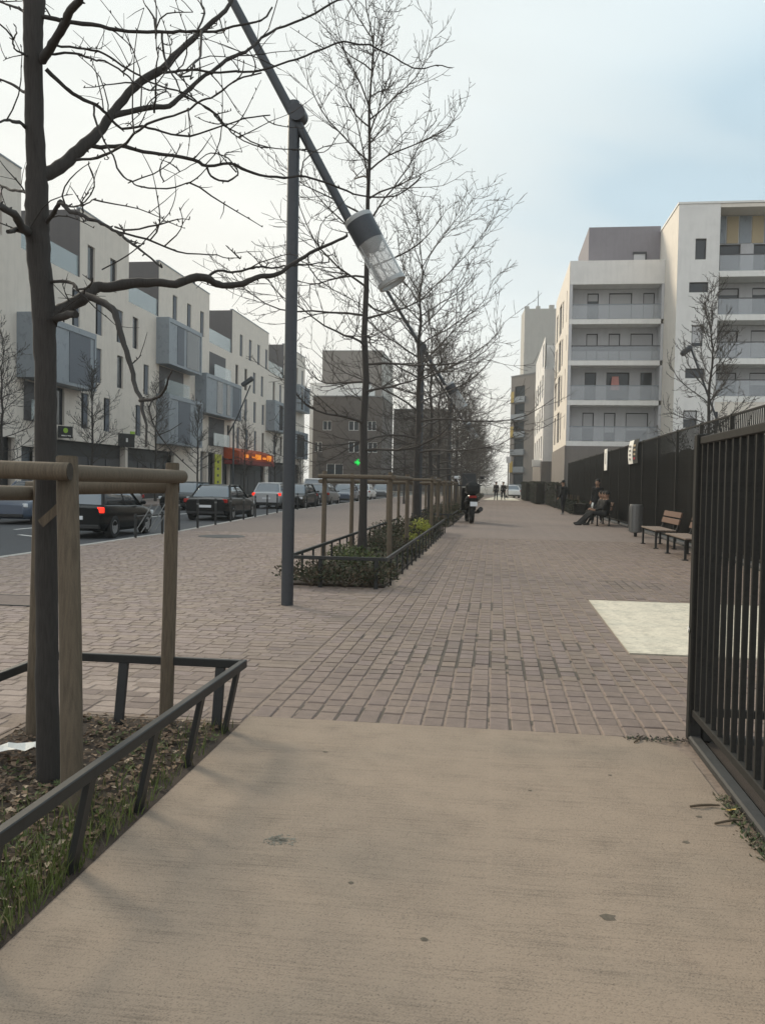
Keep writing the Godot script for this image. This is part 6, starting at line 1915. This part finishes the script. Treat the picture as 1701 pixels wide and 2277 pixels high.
	var uc := thing("utility_cover", "rectangular dark-edged cover in the paving at the left picture edge", "cover", Vector3(-5.75, 0.004, -9.6))
	var ub := B.new()
	ub.bev(Vector3.ZERO, Vector3(1.1, 0.01, 0.75), 0.003)
	part("plate", ub, M["paver0"], uc)
	var ue := B.new()
	for s in [-1, 1]:
		ue.box(Vector3(0, 0.002, s * 0.39), Vector3(1.16, 0.012, 0.03)); ue.box(Vector3(s * 0.565, 0.002, 0), Vector3(0.03, 0.012, 0.75))
	part("frame", ue, M["rail"], uc)
	# litter and bits
	var li := thing("paper_litter", "crumpled white paper lying in the foreground bed", "litter", Vector3(-2.46, 0.02, -4.2), 0.5)
	li.scale = Vector3(1.25, 1.9, 1.5)
	var lb := B.new()
	var gd := []
	for i in 6:
		var row := []
		for k in 4: row.append(Vector3(-0.085 + i * 0.034, 0.014 + r.randf() * 0.022, -0.05 + k * 0.034 + r.randf_range(-0.006, 0.006)))
		gd.append(row)
	for i in 5:
		for k in 3: lb.quad(gd[i][k + 1], gd[i + 1][k + 1], gd[i + 1][k], gd[i][k])
	part("sheet", lb, M["paper"], li)
	var tg := thing("paper_tag", "small white tag stuck on the near corner post", "tag", Vector3(1.155, 0.66, -5.25))
	var tb := B.new()
	tb.bev(Vector3(-0.002, 0, 0.0), Vector3(0.008, 0.028, 0.03), 0.002, Basis(Vector3(1, 0, 0), 0.5))
	part("sheet", tb, M["paper"], tg)
	var tg2 := thing("paper_scrap", "small square white scrap behind the low bar fence", "litter", Vector3(1.52, 0.14, -4.6))
	var sb := B.new()
	sb.bev(Vector3.ZERO, Vector3(0.035, 0.055, 0.03), 0.006, Basis(Vector3(0, 1, 0), 0.4))
	part("sheet", sb, M["paper"], tg2)
	for i in 3:
		var tw := thing("fallen_twig", ["longer dark twig lying at the slab's right edge", "short dark twig below the yellow leaf", "curled dark twig at the slab's far right corner"][i], "twig", [Vector3(1.0, 0.012, -4.13), Vector3(1.06, 0.012, -3.95), Vector3(0.86, 0.012, -5.16)][i], [0.3, 0.5, 1.2][i])
		var q := B.new()
		q.tube([Vector3(-0.07, 0, 0), Vector3(-0.02, 0.008, 0.012), Vector3(0.03, 0.004, 0.004), Vector3(0.07, 0.006, 0.02)], [0.005, 0.006, 0.006, 0.004], 6)
		part("stick", q, M["twig"], tw)
	var yl := thing("yellow_leaf", "single yellow leaf among weeds at the slab's right edge", "leaf", Vector3(1.1, 0.02, -4.07))
	var yb := B.new()
	yb.leaf(Vector3(-0.02, 0, 0), Vector3(0.045, 0.012, 0.01), Vector3(0, 0.004, 0.016)); yb.leaf(Vector3(0.0, 0.004, 0), Vector3(0.02, 0.012, 0.035), Vector3(0.014, 0.003, 0))
	part("blade", yb, M["yellow"], yl)
	var wd := B.new()
	for i in 260:
		var z := -4.3 + 0.75 * r.randf()
		var a := r.randf() * TAU
		var d := Vector3(cos(a), r.randf_range(0.1, 1.0), sin(a)).normalized() * r.randf_range(0.015, 0.04)
		wd.col = [Color(0.07, 0.085, 0.03), Color(0.05, 0.06, 0.03), Color(0.1, 0.08, 0.05)][r.randi() % 3]
		wd.leaf(Vector3(1.12 + r.randfn() * 0.02, 0.005, z), d, d.cross(Vector3.UP).normalized() * 0.007)
	for i in 160:
		var a := r.randf() * TAU
		var d := Vector3(cos(a), r.randf_range(0.1, 0.8), sin(a)).normalized() * r.randf_range(0.012, 0.03)
		wd.col = [Color(0.05, 0.055, 0.03), Color(0.04, 0.035, 0.025)][r.randi() % 2]
		wd.leaf(Vector3(r.randf_range(0.8, 1.15), 0.005, -5.2 + r.randfn() * 0.03), d, d.cross(Vector3.UP).normalized() * 0.007)
	tag(stuff(part("weeds", wd, M["leafy"])), "low weeds in the crack between slab and fence plinth", "weeds")
